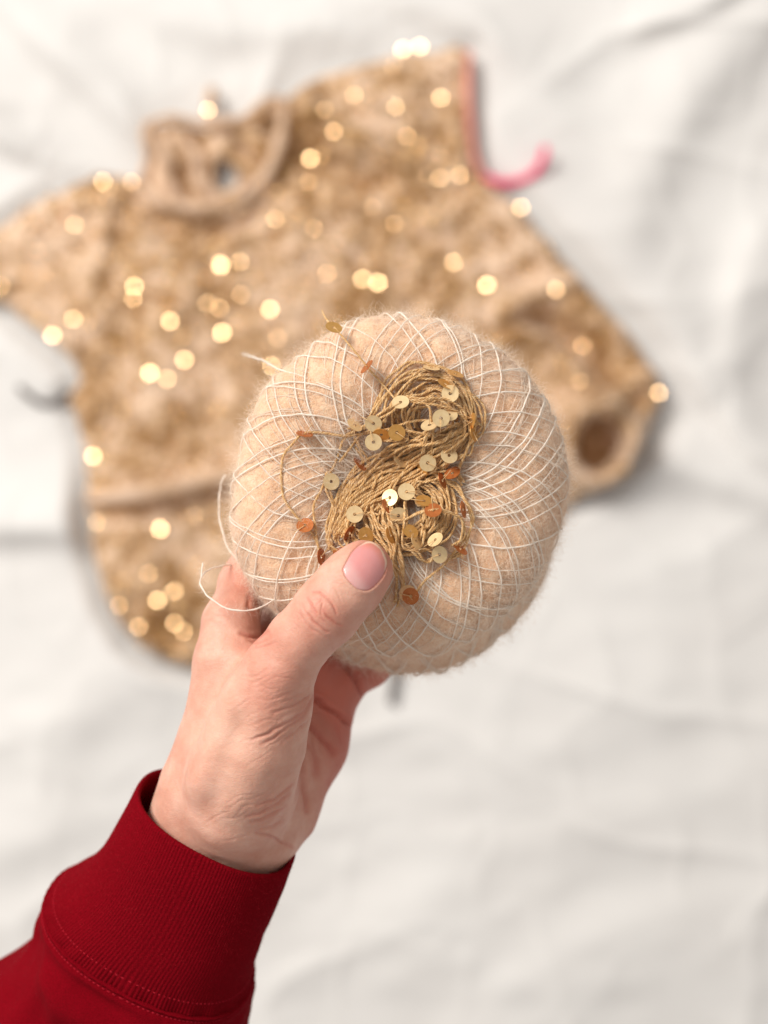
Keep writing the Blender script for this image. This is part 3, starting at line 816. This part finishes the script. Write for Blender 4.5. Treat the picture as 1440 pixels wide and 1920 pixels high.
for (u_, v_, kd_, tilt, az, ex) in SEQ:
    if (u_, v_) == (626, 614): z = 2.5
    elif (u_, v_) == (688, 688): z = 7
    else: z = float(face_z(u_, v_)) + 1.6 + float(pile(u_, v_)) * 1.15 + ex
    ti, az_ = math.radians(tilt), math.radians(az)
    nrm_ = Vector((math.sin(ti) * math.cos(az_), math.sin(ti) * math.sin(az_), math.cos(ti)))
    s = bpy.data.objects.new("sequin", SQ[kd_]); COL.objects.link(s); s.parent = thing
    s.matrix_parent_inverse = Matrix.Translation(thing.location).inverted()
    s.matrix_basis = Matrix.Translation(tuple(W(PM(u_, v_, z)))) @ nrm_.to_track_quat('Z', 'Y').to_matrix().to_4x4() @ Matrix.Rotation(random.uniform(0, 6), 4, 'Z')
    # the thread comes up through the hole and over the rim
    if ex >= 0.6:
        d = math.radians(random.uniform(0, 360)); dx, dy = math.cos(d), math.sin(d)
        q = spline(PA([(u_ - dx * 2, v_ - dy * 2, z - 1.2), (u_, v_, z + 0.35), (u_ + dx * 8, v_ + dy * 8, z + 0.75), (u_ + dx * 17, v_ + dy * 17, z + 0.5 + ti * .8), (u_ + dx * 26, v_ + dy * 26, z - 1.2)]), 0.4)
        a_, b_ = tube(q, 0.12, 5)
        obj("holding_thread", mesh_data("holding_thread", W(a_), b_, attrs={"ply": np.full(len(a_), .5)}), THREAD, thing)

# ------------------------------------------------------------------ hand: one implicit surface, meshed
def chain(rows): return [tuple(PM(a, b_, c_)) + (r,) for a, b_, c_, r in rows]
THUMB = chain([(681, 1068, 15, 8.7), (655, 1099, 15.5, 9.3), (612, 1146, 16, 9.4), (562, 1200, 13, 9.0), (524, 1258, 8.5, 10.4), (500, 1320, 4, 13.2),
               (478, 1390, 0, 15.0), (455, 1450, -4, 15.8), (440, 1505, -9, 16)])
INDEX_MC = chain([(431, 1168, -18, 8.2), (432, 1240, -15, 10.8), (429, 1320, -15, 11.8), (412, 1400, -17, 12.8), (385, 1480, -20, 14), (370, 1540, -23, 14.6), (285, 1700, -38, 15.5)])
INDEX = chain([(431, 1168, -18, 8.2), (461, 1096, -32, 8.2), (505, 1000, -56, 8.2), (585, 900, -60, 7.4), (640, 830, -58, 6.5)])
MID_MC = chain([(510, 1215, -38, 9.2), (472, 1400, -28, 12), (430, 1520, -26, 13.5)])
MIDDLE = chain([(510, 1215, -38, 9.2), (560, 1115, -58, 8.6), (650, 965, -63, 7.8), (700, 865, -60, 6.8)])
RING_MC = chain([(575, 1250, -50, 9.2), (520, 1420, -38, 11), (450, 1545, -30, 13.5)])
RING = chain([(575, 1250, -50, 9.0), (640, 1140, -64, 8.3), (730, 1010, -65, 7.5), (780, 930, -61, 6.5)])
LIT_MC = chain([(622, 1292, -56, 9.8), (582, 1400, -46, 11.6), (522, 1515, -36, 12.6), (466, 1565, -31, 14.2), (385, 1730, -45, 15.5)])
LITTLE = chain([(622, 1288, -56, 8.8), (690, 1246, -66, 7.4), (770, 1155, -66, 6.8), (820, 1075, -62, 6.0)])
WEB = chain([(455, 1262, -12, 7.5), (500, 1275, -2, 8.0)])
FILL = chain([(470, 1480, -16, 15), (440, 1540, -24, 17), (340, 1700, -40, 18)])
def cone(p, a, b_):
    a3, b3 = np.array(a[:3]), np.array(b_[:3]); ba = b3 - a3
    t = np.clip((p - a3) @ ba / (ba @ ba), 0, 1)
    return np.linalg.norm(p - a3 - t[:, None] * ba, axis=1) - (a[3] + t * (b_[3] - a[3]))
def chainsdf(p, ch, k=3.0):
    d = None
    for a, b_ in zip(ch[:-1], ch[1:]):
        c_ = cone(p, a, b_)
        d = c_ if d is None else smin(d, c_, k)
    return d
def hand_sdf(p):
    th_ = chainsdf(p, THUMB, 4)
    pal = chainsdf(p, INDEX_MC, 5)
    for c_ in (MID_MC, RING_MC, LIT_MC): pal = smin(pal, chainsdf(p, c_, 5), 9)
    fin = chainsdf(p, INDEX, 4)
    for c_ in (MIDDLE, RING, LITTLE): fin = smin(fin, chainsdf(p, c_, 4), 1.8)
    d = smin(pal, fin, 4)
    web = smin(chainsdf(p, WEB), chainsdf(p, FILL, 5), 5)
    d = smin(d, web, 7)
    return smin(d, th_, 5)
def surface_nets(f, lo, h, shape):
    X = f.reshape(shape)
    s = X < 0
    nx, ny, nz = shape
    acc = np.zeros((nx - 1, ny - 1, nz - 1, 3), np.float32); cnt = np.zeros((nx - 1, ny - 1, nz - 1), np.float32)
    def edge(ax):
        sl0 = [slice(None)] * 3; sl1 = [slice(None)] * 3; sl0[ax] = slice(0, -1); sl1[ax] = slice(1, None)
        a, b_ = X[tuple(sl0)], X[tuple(sl1)]
        cr = (a < 0) != (b_ < 0)
        t = np.where(cr, a / np.where(cr, a - b_, 1), 0)
        return cr, t
    E = [edge(a) for a in range(3)]
    for ax in range(3):
        cr, t = E[ax]
        o1, o2 = [a for a in range(3) if a != ax]
        for d1 in (0, 1):
            for d2 in (0, 1):
                sl = [slice(None)] * 3
                sl[o1] = slice(d1, d1 + shape[o1] - 1); sl[o2] = slice(d2, d2 + shape[o2] - 1)
                c_ = cr[tuple(sl)]; tt_ = t[tuple(sl)]
                acc[..., ax] += np.where(c_, tt_, 0); acc[..., o1] += np.where(c_, d1, 0); acc[..., o2] += np.where(c_, d2, 0)
                cnt += c_
    act = cnt > 0
    idn = np.full(act.shape, -1, np.int64); idn[act] = np.arange(act.sum())
    ijk = np.stack(np.nonzero(act), 1)
    V = lo + (ijk + acc[act] / cnt[act][:, None]) * h
    F = []
    for ax in range(3):
        cr, _ = E[ax]
        o1, o2 = [(1, 2), (2, 0), (0, 1)][ax]
        q = np.stack(np.nonzero(cr), 1)
        ok = (q[:, o1] > 0) & (q[:, o2] > 0) & (q[:, o1] < shape[o1] - 1) & (q[:, o2] < shape[o2] - 1)
        q = q[ok]
        def g(d1, d2):
            r = q.copy(); r[:, o1] -= d1; r[:, o2] -= d2
            return idn[r[:, 0], r[:, 1], r[:, 2]]
        f4 = np.stack([g(1, 1), g(0, 1), g(0, 0), g(1, 0)], 1)
        neg = s[q[:, 0], q[:, 1], q[:, 2]]
        f4[~neg] = f4[~neg][:, ::-1]
        F.append(f4)
    return V, np.vstack(F)
def subdiv(V, F):
    e = np.stack([F, np.roll(F, -1, 1)], -1).reshape(-1, 2); e.sort(1)
    ue, inv = np.unique(e[:, 0] * (len(V) + 1) + e[:, 1], return_inverse=True)
    a, b_ = ue // (len(V) + 1), ue % (len(V) + 1)
    em = (V[a] + V[b_]) / 2; fm = V[F].mean(1)
    n0 = len(V); ei = inv.reshape(-1, 4) + n0; fi = np.arange(len(F)) + n0 + len(em)
    nf = [np.stack([F[:, k], ei[:, k], fi, ei[:, (k - 1) % 4]], 1) for k in range(4)]
    return np.vstack([V, em, fm]), np.vstack(nf)
def grad(p, f, e=0.15):
    g = np.stack([f(p + np.eye(3)[k] * e) - f(p - np.eye(3)[k] * e) for k in range(3)], 1) / (2 * e)
    return g / (np.linalg.norm(g, axis=1)[:, None] + 1e-9)
allc = np.array(sum((THUMB, INDEX_MC, INDEX, MID_MC, MIDDLE, RING_MC, RING, LIT_MC, LITTLE), []))
lo = (allc[:, :3] - allc[:, 3:]).min(0) - 4; hi = (allc[:, :3] + allc[:, 3:]).max(0) + 4
hs = 1.5
shape = tuple(int(x) for x in np.ceil((hi - lo) / hs) + 1)
G = np.stack(np.meshgrid(*[lo[k] + np.arange(shape[k]) * hs for k in range(3)], indexing='ij'), -1).reshape(-1, 3)
fv = np.concatenate([hand_sdf(c_) for c_ in np.array_split(G, 12)])
V, F = surface_nets(fv.astype(np.float32), lo, hs, shape)
for it in range(2):
    V, F = subdiv(V, F)
    for _ in range(2 - it): V = V - grad(V, hand_sdf) * hand_sdf(V)[:, None]
N_ = grad(V, hand_sdf, 0.4)
pu, pv = to_px(V)
front = sstep(0.05, 0.35, N_[:, 2])
NAILP = [(642, 1067), (649, 1054), (658, 1038), (671, 1024), (685, 1018), (699, 1019), (712, 1029), (721, 1045), (724, 1062), (719, 1079), (707, 1095),
         (694, 1106), (682, 1108), (670, 1105), (657, 1094), (647, 1081)]
nailp = loop2(NAILP, 3)
isth = (V[:, 2] > 2)
disp = np.zeros(len(V))
# the nail bed sinks, the folds round the nail stand up
near = isth & (np.hypot(pu - 684, pv - 1063) < 75) & (N_[:, 2] > 0)
nd = np.full(len(V), 99.0); nd[near] = seg_dist2(pu[near], pv[near], nailp + [nailp[0]])
nin = np.zeros(len(V), bool); nin[near] = inside(pu[near], pv[near], nailp)
axis = np.array([0.72, -0.70])                       # thumb direction in the picture
al = (pu - 684) * axis[0] + (pv - 1063) * axis[1]
foldw = 1 - sstep(18, 40, al)
disp += np.where(near & nin, -0.75 * sstep(0, 5, nd), 0)
disp += np.where(near & ~nin, 0.42 * np.exp(-(nd / 8) ** 2) * foldw, 0)
CREASES = [  # polyline, depth, width px, where
    ([(588, 1110), (602, 1114), (615, 1124), (624, 1136), (629, 1150)], .42, 1.7, 't'), ([(576, 1120), (581, 1132), (590, 1143), (594, 1150)], .40, 1.7, 't'),
    ([(577, 1150), (588, 1165), (602, 1178), (616, 1184)], .42, 1.8, 't'), ([(607, 1144), (615, 1156), (629, 1169), (639, 1173)], .36, 1.6, 't'),
    ([(625, 1103), (635, 1114), (642, 1131)], .22, 1.5, 't'), ([(590, 1140), (598, 1131), (608, 1124)], .22, 1.4, 't'), ([(563, 1146), (566, 1158), (574, 1170)], .22, 1.6, 't'),
    ([(600, 1120), (605, 1134), (603, 1150), (608, 1164)], .2, 1.4, 't'), ([(584, 1126), (594, 1124), (604, 1130), (612, 1142)], .18, 1.4, 't'),
    ([(580, 1172), (594, 1186), (612, 1195)], .18, 1.8, 't'), ([(568, 1132), (570, 1143), (578, 1156)], .2, 1.5, 't'),
    ([(642, 1114), (654, 1117), (667, 1116)], .12, 1.6, 't'), ([(636, 1108), (650, 1112), (664, 1111)], .10, 1.4, 't'),
    ([(589, 1302), (580, 1322), (560, 1342), (530, 1360), (500, 1376), (474, 1386)], .40, 2.6, 't'),
    ([(583, 1322), (566, 1345), (540, 1364), (512, 1384), (490, 1394)], .32, 2.4, 't'),
    ([(585, 1300), (570, 1312), (545, 1325), (510, 1335)], .3, 2.2, 't'), ([(578, 1350), (556, 1372), (530, 1392)], .3, 2.6, 't'),
    ([(540, 1490), (520, 1505), (492, 1522), (462, 1532)], .34, 2.6, 't'), ([(536, 1512), (515, 1524), (488, 1536), (470, 1541)], .4, 2.6, 't'),
    ([(545, 1470), (528, 1488), (505, 1502), (480, 1510)], .35, 2.6, 't'), ([(530, 1540), (505, 1550), (480, 1556)], .3, 2.6, 't'),
    ([(452, 1188), (468, 1194), (484, 1193), (500, 1184)], .6, 3.0, 'a'), ([(462, 1200), (480, 1206), (500, 1202)], .3, 2.2, 'a'),
    ([(468, 1120), (466, 1140), (472, 1150)], .5, 3.5, 'a'), ([(480, 1215), (500, 1212), (516, 1204)], .25, 2, 'a'),
    ([(584, 1306), (608, 1322), (630, 1338), (646, 1352), (662, 1366)], 1.6, 4.0, 'p'),
    ([(640, 1235), (655, 1255), (668, 1276), (678, 1300), (686, 1318)], 1.8, 4.5, 'p'),
    ([(572, 1352), (592, 1372), (606, 1390), (622, 1410)], .8, 5.0, 'p'), ([(560, 1415), (566, 1450), (570, 1490), (574, 1520)], .8, 4.0, 'p'),
    ([(580, 1400), (590, 1425), (592, 1450)], .4, 5.0, 'p'), ([(548, 1588), (530, 1580), (505, 1568), (480, 1562)], .4, 2.5, 'a'),
    ([(395, 1150), (410, 1156), (430, 1158)], .12, 2, 'a'), ([(404, 1120), (420, 1126), (438, 1128)], .12, 2, 'a'),
]
redm = np.zeros(len(V))
crs = np.random.default_rng(5)
def fan(n, cu, cv, su, sv, ang, ln, dep, wd, wh):
    for _ in range(n):
        u0, v0 = crs.normal(cu, su), crs.normal(cv, sv); a_ = ang + crs.normal(0, .16); l_ = ln * crs.uniform(.5, 1.2); bd = crs.normal(0, l_ * .12)
        dx, dy = math.cos(a_), math.sin(a_)
        CREASES.append(([(u0 - dx * l_ / 2, v0 - dy * l_ / 2), (u0 - dy * bd, v0 + dx * bd), (u0 + dx * l_ / 2, v0 + dy * l_ / 2)], dep * crs.uniform(.5, 1.2), wd, wh))
fan(20, 520, 1315, 38, 42, -.35, 60, .10, 1.9, 't')
fan(22, 500, 1430, 34, 50, -.5, 60, .08, 2.0, 't')
fan(16, 490, 1520, 36, 24, -.45, 60, .10, 2.0, 't')
fan(18, 600, 1165, 26, 36, .85, 30, .12, 1.4, 't')
fan(14, 420, 1230, 26, 60, -.1, 40, .08, 1.8, 't')
fan(10, 610, 1420, 22, 60, 1.2, 50, .16, 2.4, 'p')
for pts, dep, wd, wh in CREASES:
    if wh == 't': msk = V[:, 2] > -22
    elif wh == 'p': msk = V[:, 2] < -14
    else: msk = np.ones(len(V), bool)
    p = spline(pts, 6)
    x0, y0 = p.min(0) - 22; x1, y1 = p.max(0) + 22
    msk = msk & (pu > x0) & (pu < x1) & (pv > y0) & (pv < y1) & (N_[:, 2] > 0)
    if not msk.any(): continue
    w = np.stack([pu[msk], pv[msk], np.zeros(msk.sum())], 1)
    d = seg_dist2(pu[msk] + 2.2 * vnoise(w, 14, 71), pv[msk] + 2.2 * vnoise(w, 14, 72), p)
    seg = np.minimum(np.hypot(pu[msk] - p[0, 0], pv[msk] - p[0, 1]), np.hypot(pu[msk] - p[-1, 0], pv[msk] - p[-1, 1]))
    tap = 0.35 + 0.65 * sstep(0, 16, seg)
    disp[msk] += (-dep * np.exp(-(d / wd) ** 2) + 0.22 * dep * np.exp(-((d - 2.4 * wd) / (1.5 * wd)) ** 2)) * front[msk] * tap
    redm[msk] = np.maximum(redm[msk], (0.4 if dep > .3 else .18 if dep > .17 else .08) * np.exp(-(d / (wd * 1.7)) ** 2))
# fine parallel wrinkles over the base of the thumb
q = np.stack([pu, pv, V[:, 2] * 4], 1)
area_w = np.exp(-(((pu - 525) / 75) ** 2 + ((pv - 1295) / 60) ** 2) ** 1.2) * (V[:, 2] > -14)
al2 = (pu * 0.35 + pv * 0.94) + 9 * vnoise(q, 45, 81) + 4 * vnoise(q, 16, 82)
disp -= 0.06 * area_w * np.maximum(0, np.sin(al2 / 7.5 * 2 * math.pi)) ** 2 * (0.4 + 0.6 * (vnoise(q, 22, 83) > -0.2))
area2 = np.exp(-(((pu - 560) / 60) ** 2 + ((pv - 1215) / 60) ** 2) ** 1.2) * (V[:, 2] > -5)
al3 = (pu * 0.62 + pv * 0.78) * 0 + (pu * 0.70 - pv * -0.71) * 0 + ((pv - 1215) * 0.72 - (pu - 560) * 0.70) + 5 * vnoise(q, 26, 84)
disp -= 0.05 * area2 * np.maximum(0, np.sin(al3 / 6.5 * 2 * math.pi)) ** 2
# tendon and bone swellings
def blob(u_, v_, su, sv, amp, rot=0.0):
    c_, s_ = math.cos(rot), math.sin(rot)
    x, y = (pu - u_) * c_ + (pv - v_) * s_, -(pu - u_) * s_ + (pv - v_) * c_
    return amp * np.exp(-(x / su) ** 2 - (y / sv) ** 2) * front
disp += blob(515, 1290, 42, 60, 1.0, .5) + blob(385, 1440, 22, 90, 1.0, .35) - blob(435, 1385, 26, 70, 1.3, .35) + blob(480, 1450, 30, 60, .9, .35)
disp += blob(605, 1145, 34, 26, .6) - blob(645, 1105, 30, 22, .2) + blob(340, 1480, 26, 50, .8, .4) - blob(400, 1500, 26, 40, 1.0, .4)
disp += 0.25 * vnoise(V, 9, 91) + 0.10 * vnoise(V, 3.5, 92)
Vh = V + N_ * disp[:, None]
redm = np.maximum(redm, 0.0)
def rb(u_, v_, r_, a_): return a_ * np.exp(-((pu - u_) ** 2 + (pv - v_) ** 2) / r_ ** 2)
redm = redm + rb(600, 1150, 42, .35) + rb(500, 1290, 60, .32) + rb(445, 1090, 36, .35) + rb(480, 1195, 36, .35) + rb(700, 1030, 46, .45) + rb(725, 1080, 34, .3) + rb(500, 1510, 60, .2)
redm = redm + 1.0 * sstep(-24, -42, V[:, 2]) * (pu > 545) + 0.18 * sstep(.3, -.4, N_[:, 2])  # palm's own redness, deepened to paint its shade into the skin colour
redm = redm + 0.12 * vnoise(V, 12, 93)
palem = rb(420, 1380, 70, .35) + rb(640, 1110, 24, .3) + rb(450, 1500, 60, .25) + rb(410, 1250, 50, .15)
person = empty("person", tuple(W(PM(430, 1500, -25))))
tag(person, "left hand with a red sweatshirt cuff gripping the cream yarn cake", "person")
hf = F[:, ::-1]
a_, b_, c_ = Vh[hf[:200, 0]], Vh[hf[:200, 1]], Vh[hf[:200, 2]]
if (np.cross(b_ - a_, c_ - b_) * N_[hf[:200, 0]]).sum() < 0: hf = F
print("hand verts", len(Vh), "faces", len(hf))
hand = obj("hand", mesh_data("hand", W(Vh), hf, attrs={"red": np.clip(redm, 0, 1), "pale": np.clip(palem, 0, 1)}), SKIN, person)

# thumb nail: a thin curved plate following the thumb
g = 56
gu, gv = np.meshgrid(np.linspace(-1, 1, g), np.linspace(-1, 1, g))
rr_, aa_ = np.maximum(np.abs(gu), np.abs(gv)), np.arctan2(gv, gu)
nc = np.array([684.0, 1063.0])
npol = np.array(nailp); na = np.arctan2(npol[:, 1] - nc[1], npol[:, 0] - nc[0]); nr = np.hypot(npol[:, 0] - nc[0], npol[:, 1] - nc[1]); o_ = np.argsort(na)
na, nr = na[o_], nr[o_]
R_ = np.interp(aa_, np.concatenate([na - 2 * math.pi, na, na + 2 * math.pi]), np.tile(nr, 3)) * 1.03
nuu = (nc[0] + rr_ * R_ * np.cos(aa_)).ravel(); nvv = (nc[1] + rr_ * R_ * np.sin(aa_)).ravel()
zz = np.full(len(nuu), 26.0)
for _ in range(60):
    pp = PA(np.column_stack([nuu, nvv, zz])); zz = zz - np.clip(hand_sdf(pp), -1, 3) * 0.8
pp = PA(np.column_stack([nuu, nvv, zz])); nn = grad(pp, hand_sdf, 0.5)
rf = rr_.ravel()
alv = (nuu - 684) * axis[0] + (nvv - 1063) * axis[1]
lift = 0.12 + 0.30 * (1 - rf ** 2) + 0.30 * sstep(15, 42, alv)
lift = lift - 0.9 * sstep(0.93, 1.0, rf) * (1 - 0.75 * sstep(15, 38, alv))
pt = pp + nn * lift[:, None]
pb = pt - nn * 0.35
edge_d = (1 - rf) * np.interp(np.arctan2(nvv - nc[1], nuu - nc[0]), np.concatenate([na - 2 * math.pi, na, na + 2 * math.pi]), np.tile(nr, 3))
free = (1 - sstep(3.0, 5.2, edge_d + 0.8 * vnoise(np.column_stack([nuu, nvv, nuu * 0]), 6, 4))) * sstep(14, 30, alv)
flush = (1 - sstep(6, 20, edge_d)) * sstep(12, 34, alv) * 0.75
lun = sstep(-12, -36, alv + 0.35 * (nuu - 684)) * 0.7
V_, F_ = np.vstack([pt, pb]), np.vstack([grid_faces(g, g)[:, ::-1], grid_faces(g, g) + g * g])
at_ = {"free_edge": np.tile(free, 2), "lunula": np.tile(lun, 2), "flush": np.tile(flush, 2)}
obj("thumbnail", mesh_data("thumbnail", W(V_), F_, attrs=at_), NAIL, hand)

# ------------------------------------------------------------------ sleeve: stations along the forearm (left edge, right edge, centre depth, half thickness, tilt)
ST = [((264, 1463), (551, 1613), -25, 23.0, 17), ((240, 1510), (536, 1650), -27, 23.5, 18), ((214, 1555), (520, 1692), -30, 24, 19), ((188, 1594), (503, 1732), -33, 24.5, 20.5),
      ((158, 1624), (488, 1772), -36, 25, 22), ((128, 1642), (474, 1812), -39, 26, 24), ((101, 1660), (465, 1850), -42, 27, 25.5)]
ST2 = [((101, 1658), (466, 1852), -42, 27, 25.5), ((86, 1680), (469, 1874), -44, 29.0, 26), ((70, 1708), (466, 1905), -46, 30, 26), ((54, 1752), (454, 1950), -49, 31, 26), ((10, 1806), (436, 2010), -53, 32, 25),
       ((-60, 1870), (410, 2080), -58, 33, 25), ((-140, 1945), (370, 2170), -64, 35, 25), ((-240, 2040), (300, 2290), -72, 37, 25)]
def station(st, s):
    a = np.array([[l[0], l[1], r[0], r[1], z, b_, t_] for l, r, z, b_, t_ in st], float)
    p = spline(a, 2.0) if False else None
    x = np.linspace(0, 1, len(a))
    # smooth interpolation
    out = []
    xs = np.clip(s, 0, 1)
    fx = xs * (len(a) - 1); i = np.clip(np.floor(fx).astype(int), 0, len(a) - 2); t = (fx - i)[:, None]
    g0 = lambda k: a[np.clip(k, 0, len(a) - 1)]
    p0, p1, p2, p3 = g0(i - 1), g0(i), g0(i + 1), g0(i + 2)
    return 0.5 * (2 * p1 + (p2 - p0) * t + (2 * p0 - 5 * p1 + 4 * p2 - p3) * t * t + (3 * p1 - p0 - 3 * p2 + p3) * t ** 3)
def sleeve_pts(st, s, phi, rad):
    """s stations, phi angle (pi/2 faces the camera), rad radial offset mm"""
    q = station(st, s)
    L, R, z, b_, ti = q[:, 0:2], q[:, 2:4], q[:, 4], q[:, 5], np.radians(q[:, 6])
    Lm = PA(np.column_stack([L, z])); Rm = PA(np.column_stack([R, z]))
    C_ = (Lm + Rm) / 2; U = Rm - Lm; a = np.linalg.norm(U, axis=1) / 2; U /= (2 * a)[:, None]
    ax = np.stack([U[:, 1], -U[:, 0], np.zeros(len(U))], 1)       # in-plane, towards the elbow
    Vd = ax * np.sin(ti)[:, None]; Vd[:, 2] = np.cos(ti)
    c_, s_ = np.cos(phi), np.sin(phi)
    e = 0.86
    c2 = np.sign(c_) * np.abs(c_) ** e; s2 = np.sign(s_) * np.abs(s_) ** e
    return C_ + U * ((a + rad) * c2)[:, None] + Vd * ((b_ + rad) * s2)[:, None]
def sleeve_mesh(st, s_rows, rad_rows, nphi, dispf):
    S, PH = np.meshgrid(s_rows, np.arange(nphi) / nphi * 2 * math.pi, indexing='ij')
    RD = np.repeat(np.array(rad_rows)[:, None], nphi, 1)
    rd = RD + dispf(S, PH)
    return sleeve_pts(st, S.ravel(), PH.ravel(), rd.ravel()), grid_faces(nphi, len(s_rows), True)
NR = 176
def cuff_disp(S, PH):
    q = np.stack([S.ravel() * 60, PH.ravel() * 30, S.ravel() * 0], 1)
    n_ = vnoise(q, 14, 101).reshape(S.shape)
    amp = 0.20 + 0.22 * sstep(.72, 1.0, S)
    ph = NR * PH + 1.2 * n_
    rib = np.abs(np.sin(ph / 2)) ** 0.8
    nn_ = vnoise(np.stack([S.ravel() * 34, PH.ravel() * 8, S.ravel() * 0], 1), 9, 102).reshape(S.shape)
    big = 0.9 * nn_ * np.sin(np.clip(S, 0, 1) * math.pi)
    puck = 0.5 * np.sin(PH * 22 + 3 * n_) * sstep(.86, 1.0, S) * 0.6
    knit = 0.03 * np.sin(S * 150 * math.pi + (np.floor(ph / (2 * math.pi)) % 2) * math.pi)
    return rib * amp + big + puck + knit
s_out = np.linspace(0.0, 1.0, 130)
rows = np.concatenate([np.linspace(0.34, 0.03, 14), [0.012, 0.003, -0.0], s_out[1:]])
rads = np.concatenate([np.full(14, -1.9), [-1.6, -1.1, -0.5], np.minimum(0.0, -0.3 + np.arange(129) * 0.15)])
V_, F_ = sleeve_mesh(ST, rows, rads, NR * 5, cuff_disp)
slv = obj("cuff", mesh_data("cuff", W(V_), F_), CUFF, person)
def body_disp(S, PH):
    q3 = np.stack([S.ravel() * 80, np.cos(PH.ravel()) * 22, np.sin(PH.ravel()) * 22], 1)
    n1 = vnoise(q3, 15, 111).reshape(S.shape); n2 = vnoise(q3 * [1, 2.2, 2.2], 9, 112).reshape(S.shape)
    x = S * 90
    d = 4.2 * n1 * sstep(0.04, .3, S) + 0.8 * n2 * sstep(.05, .2, S)
    # seam allowance roll, a groove, top stitching dents
    d = d + 0.9 * np.exp(-((x - 2.6) / 1.5) ** 2) - 0.9 * np.exp(-((x - 0.2) / .8) ** 2) - 0.55 * np.exp(-((x - 6.2) / .8) ** 2) * (0.6 + 0.4 * np.sin(PH * 150)) + 0.4 * np.exp(-((x - 9) / 2.5) ** 2)
    d = d + 0.10 * np.sin(PH * 60 + 2 * n1) * np.exp(-((x - 5) / 4) ** 2)
    return d
rows = np.concatenate([np.linspace(0, .14, 70), np.linspace(.145, 1.0, 110)])
V_, F_ = sleeve_mesh(ST2, rows, np.zeros(len(rows)), 520, body_disp)
slb = obj("sleeve", mesh_data("sleeve", W(V_), F_), SLEEVE, person)
# two rows of top stitching
def stitches(st, s0, rad, n, ln, z0=None):
    out = []
    for i in range(n):
        p0 = 2 * math.pi * i / n; p1 = p0 + 2 * math.pi / n * ln
        ph = np.linspace(p0, p1, 5); s = np.full(5, s0)
        arch = rad + 0.16 * np.sin(np.linspace(0, math.pi, 5))
        out.append(tube(sleeve_pts(st, s, ph, arch), 0.15, 5))
    return merge(out)
V_, F_ = stitches(ST2, .068, 0.0, 150, .62)
tag(obj("top_stitching", mesh_data("top_stitching", W(V_), F_), STITCH, slb), kind="stuff")
V_, F_ = stitches(ST, .90, 0.15, 130, .5)
tag(obj("top_stitching", mesh_data("top_stitching", W(V_), F_), STITCH, slv), kind="stuff")
# lint
s_ = rng.uniform(0, 1, 2200); p_ = rng.uniform(0, math.pi, 2200)
rt = sleeve_pts(ST, s_, p_, np.full(2200, 0.25)); 
tag(hair("lint", W(rt), rng.normal(size=(2200, 3)), rng.uniform(.0005, .002, 2200), 0.000016, RED_FUZZ, slv, 4, .5), kind="stuff")
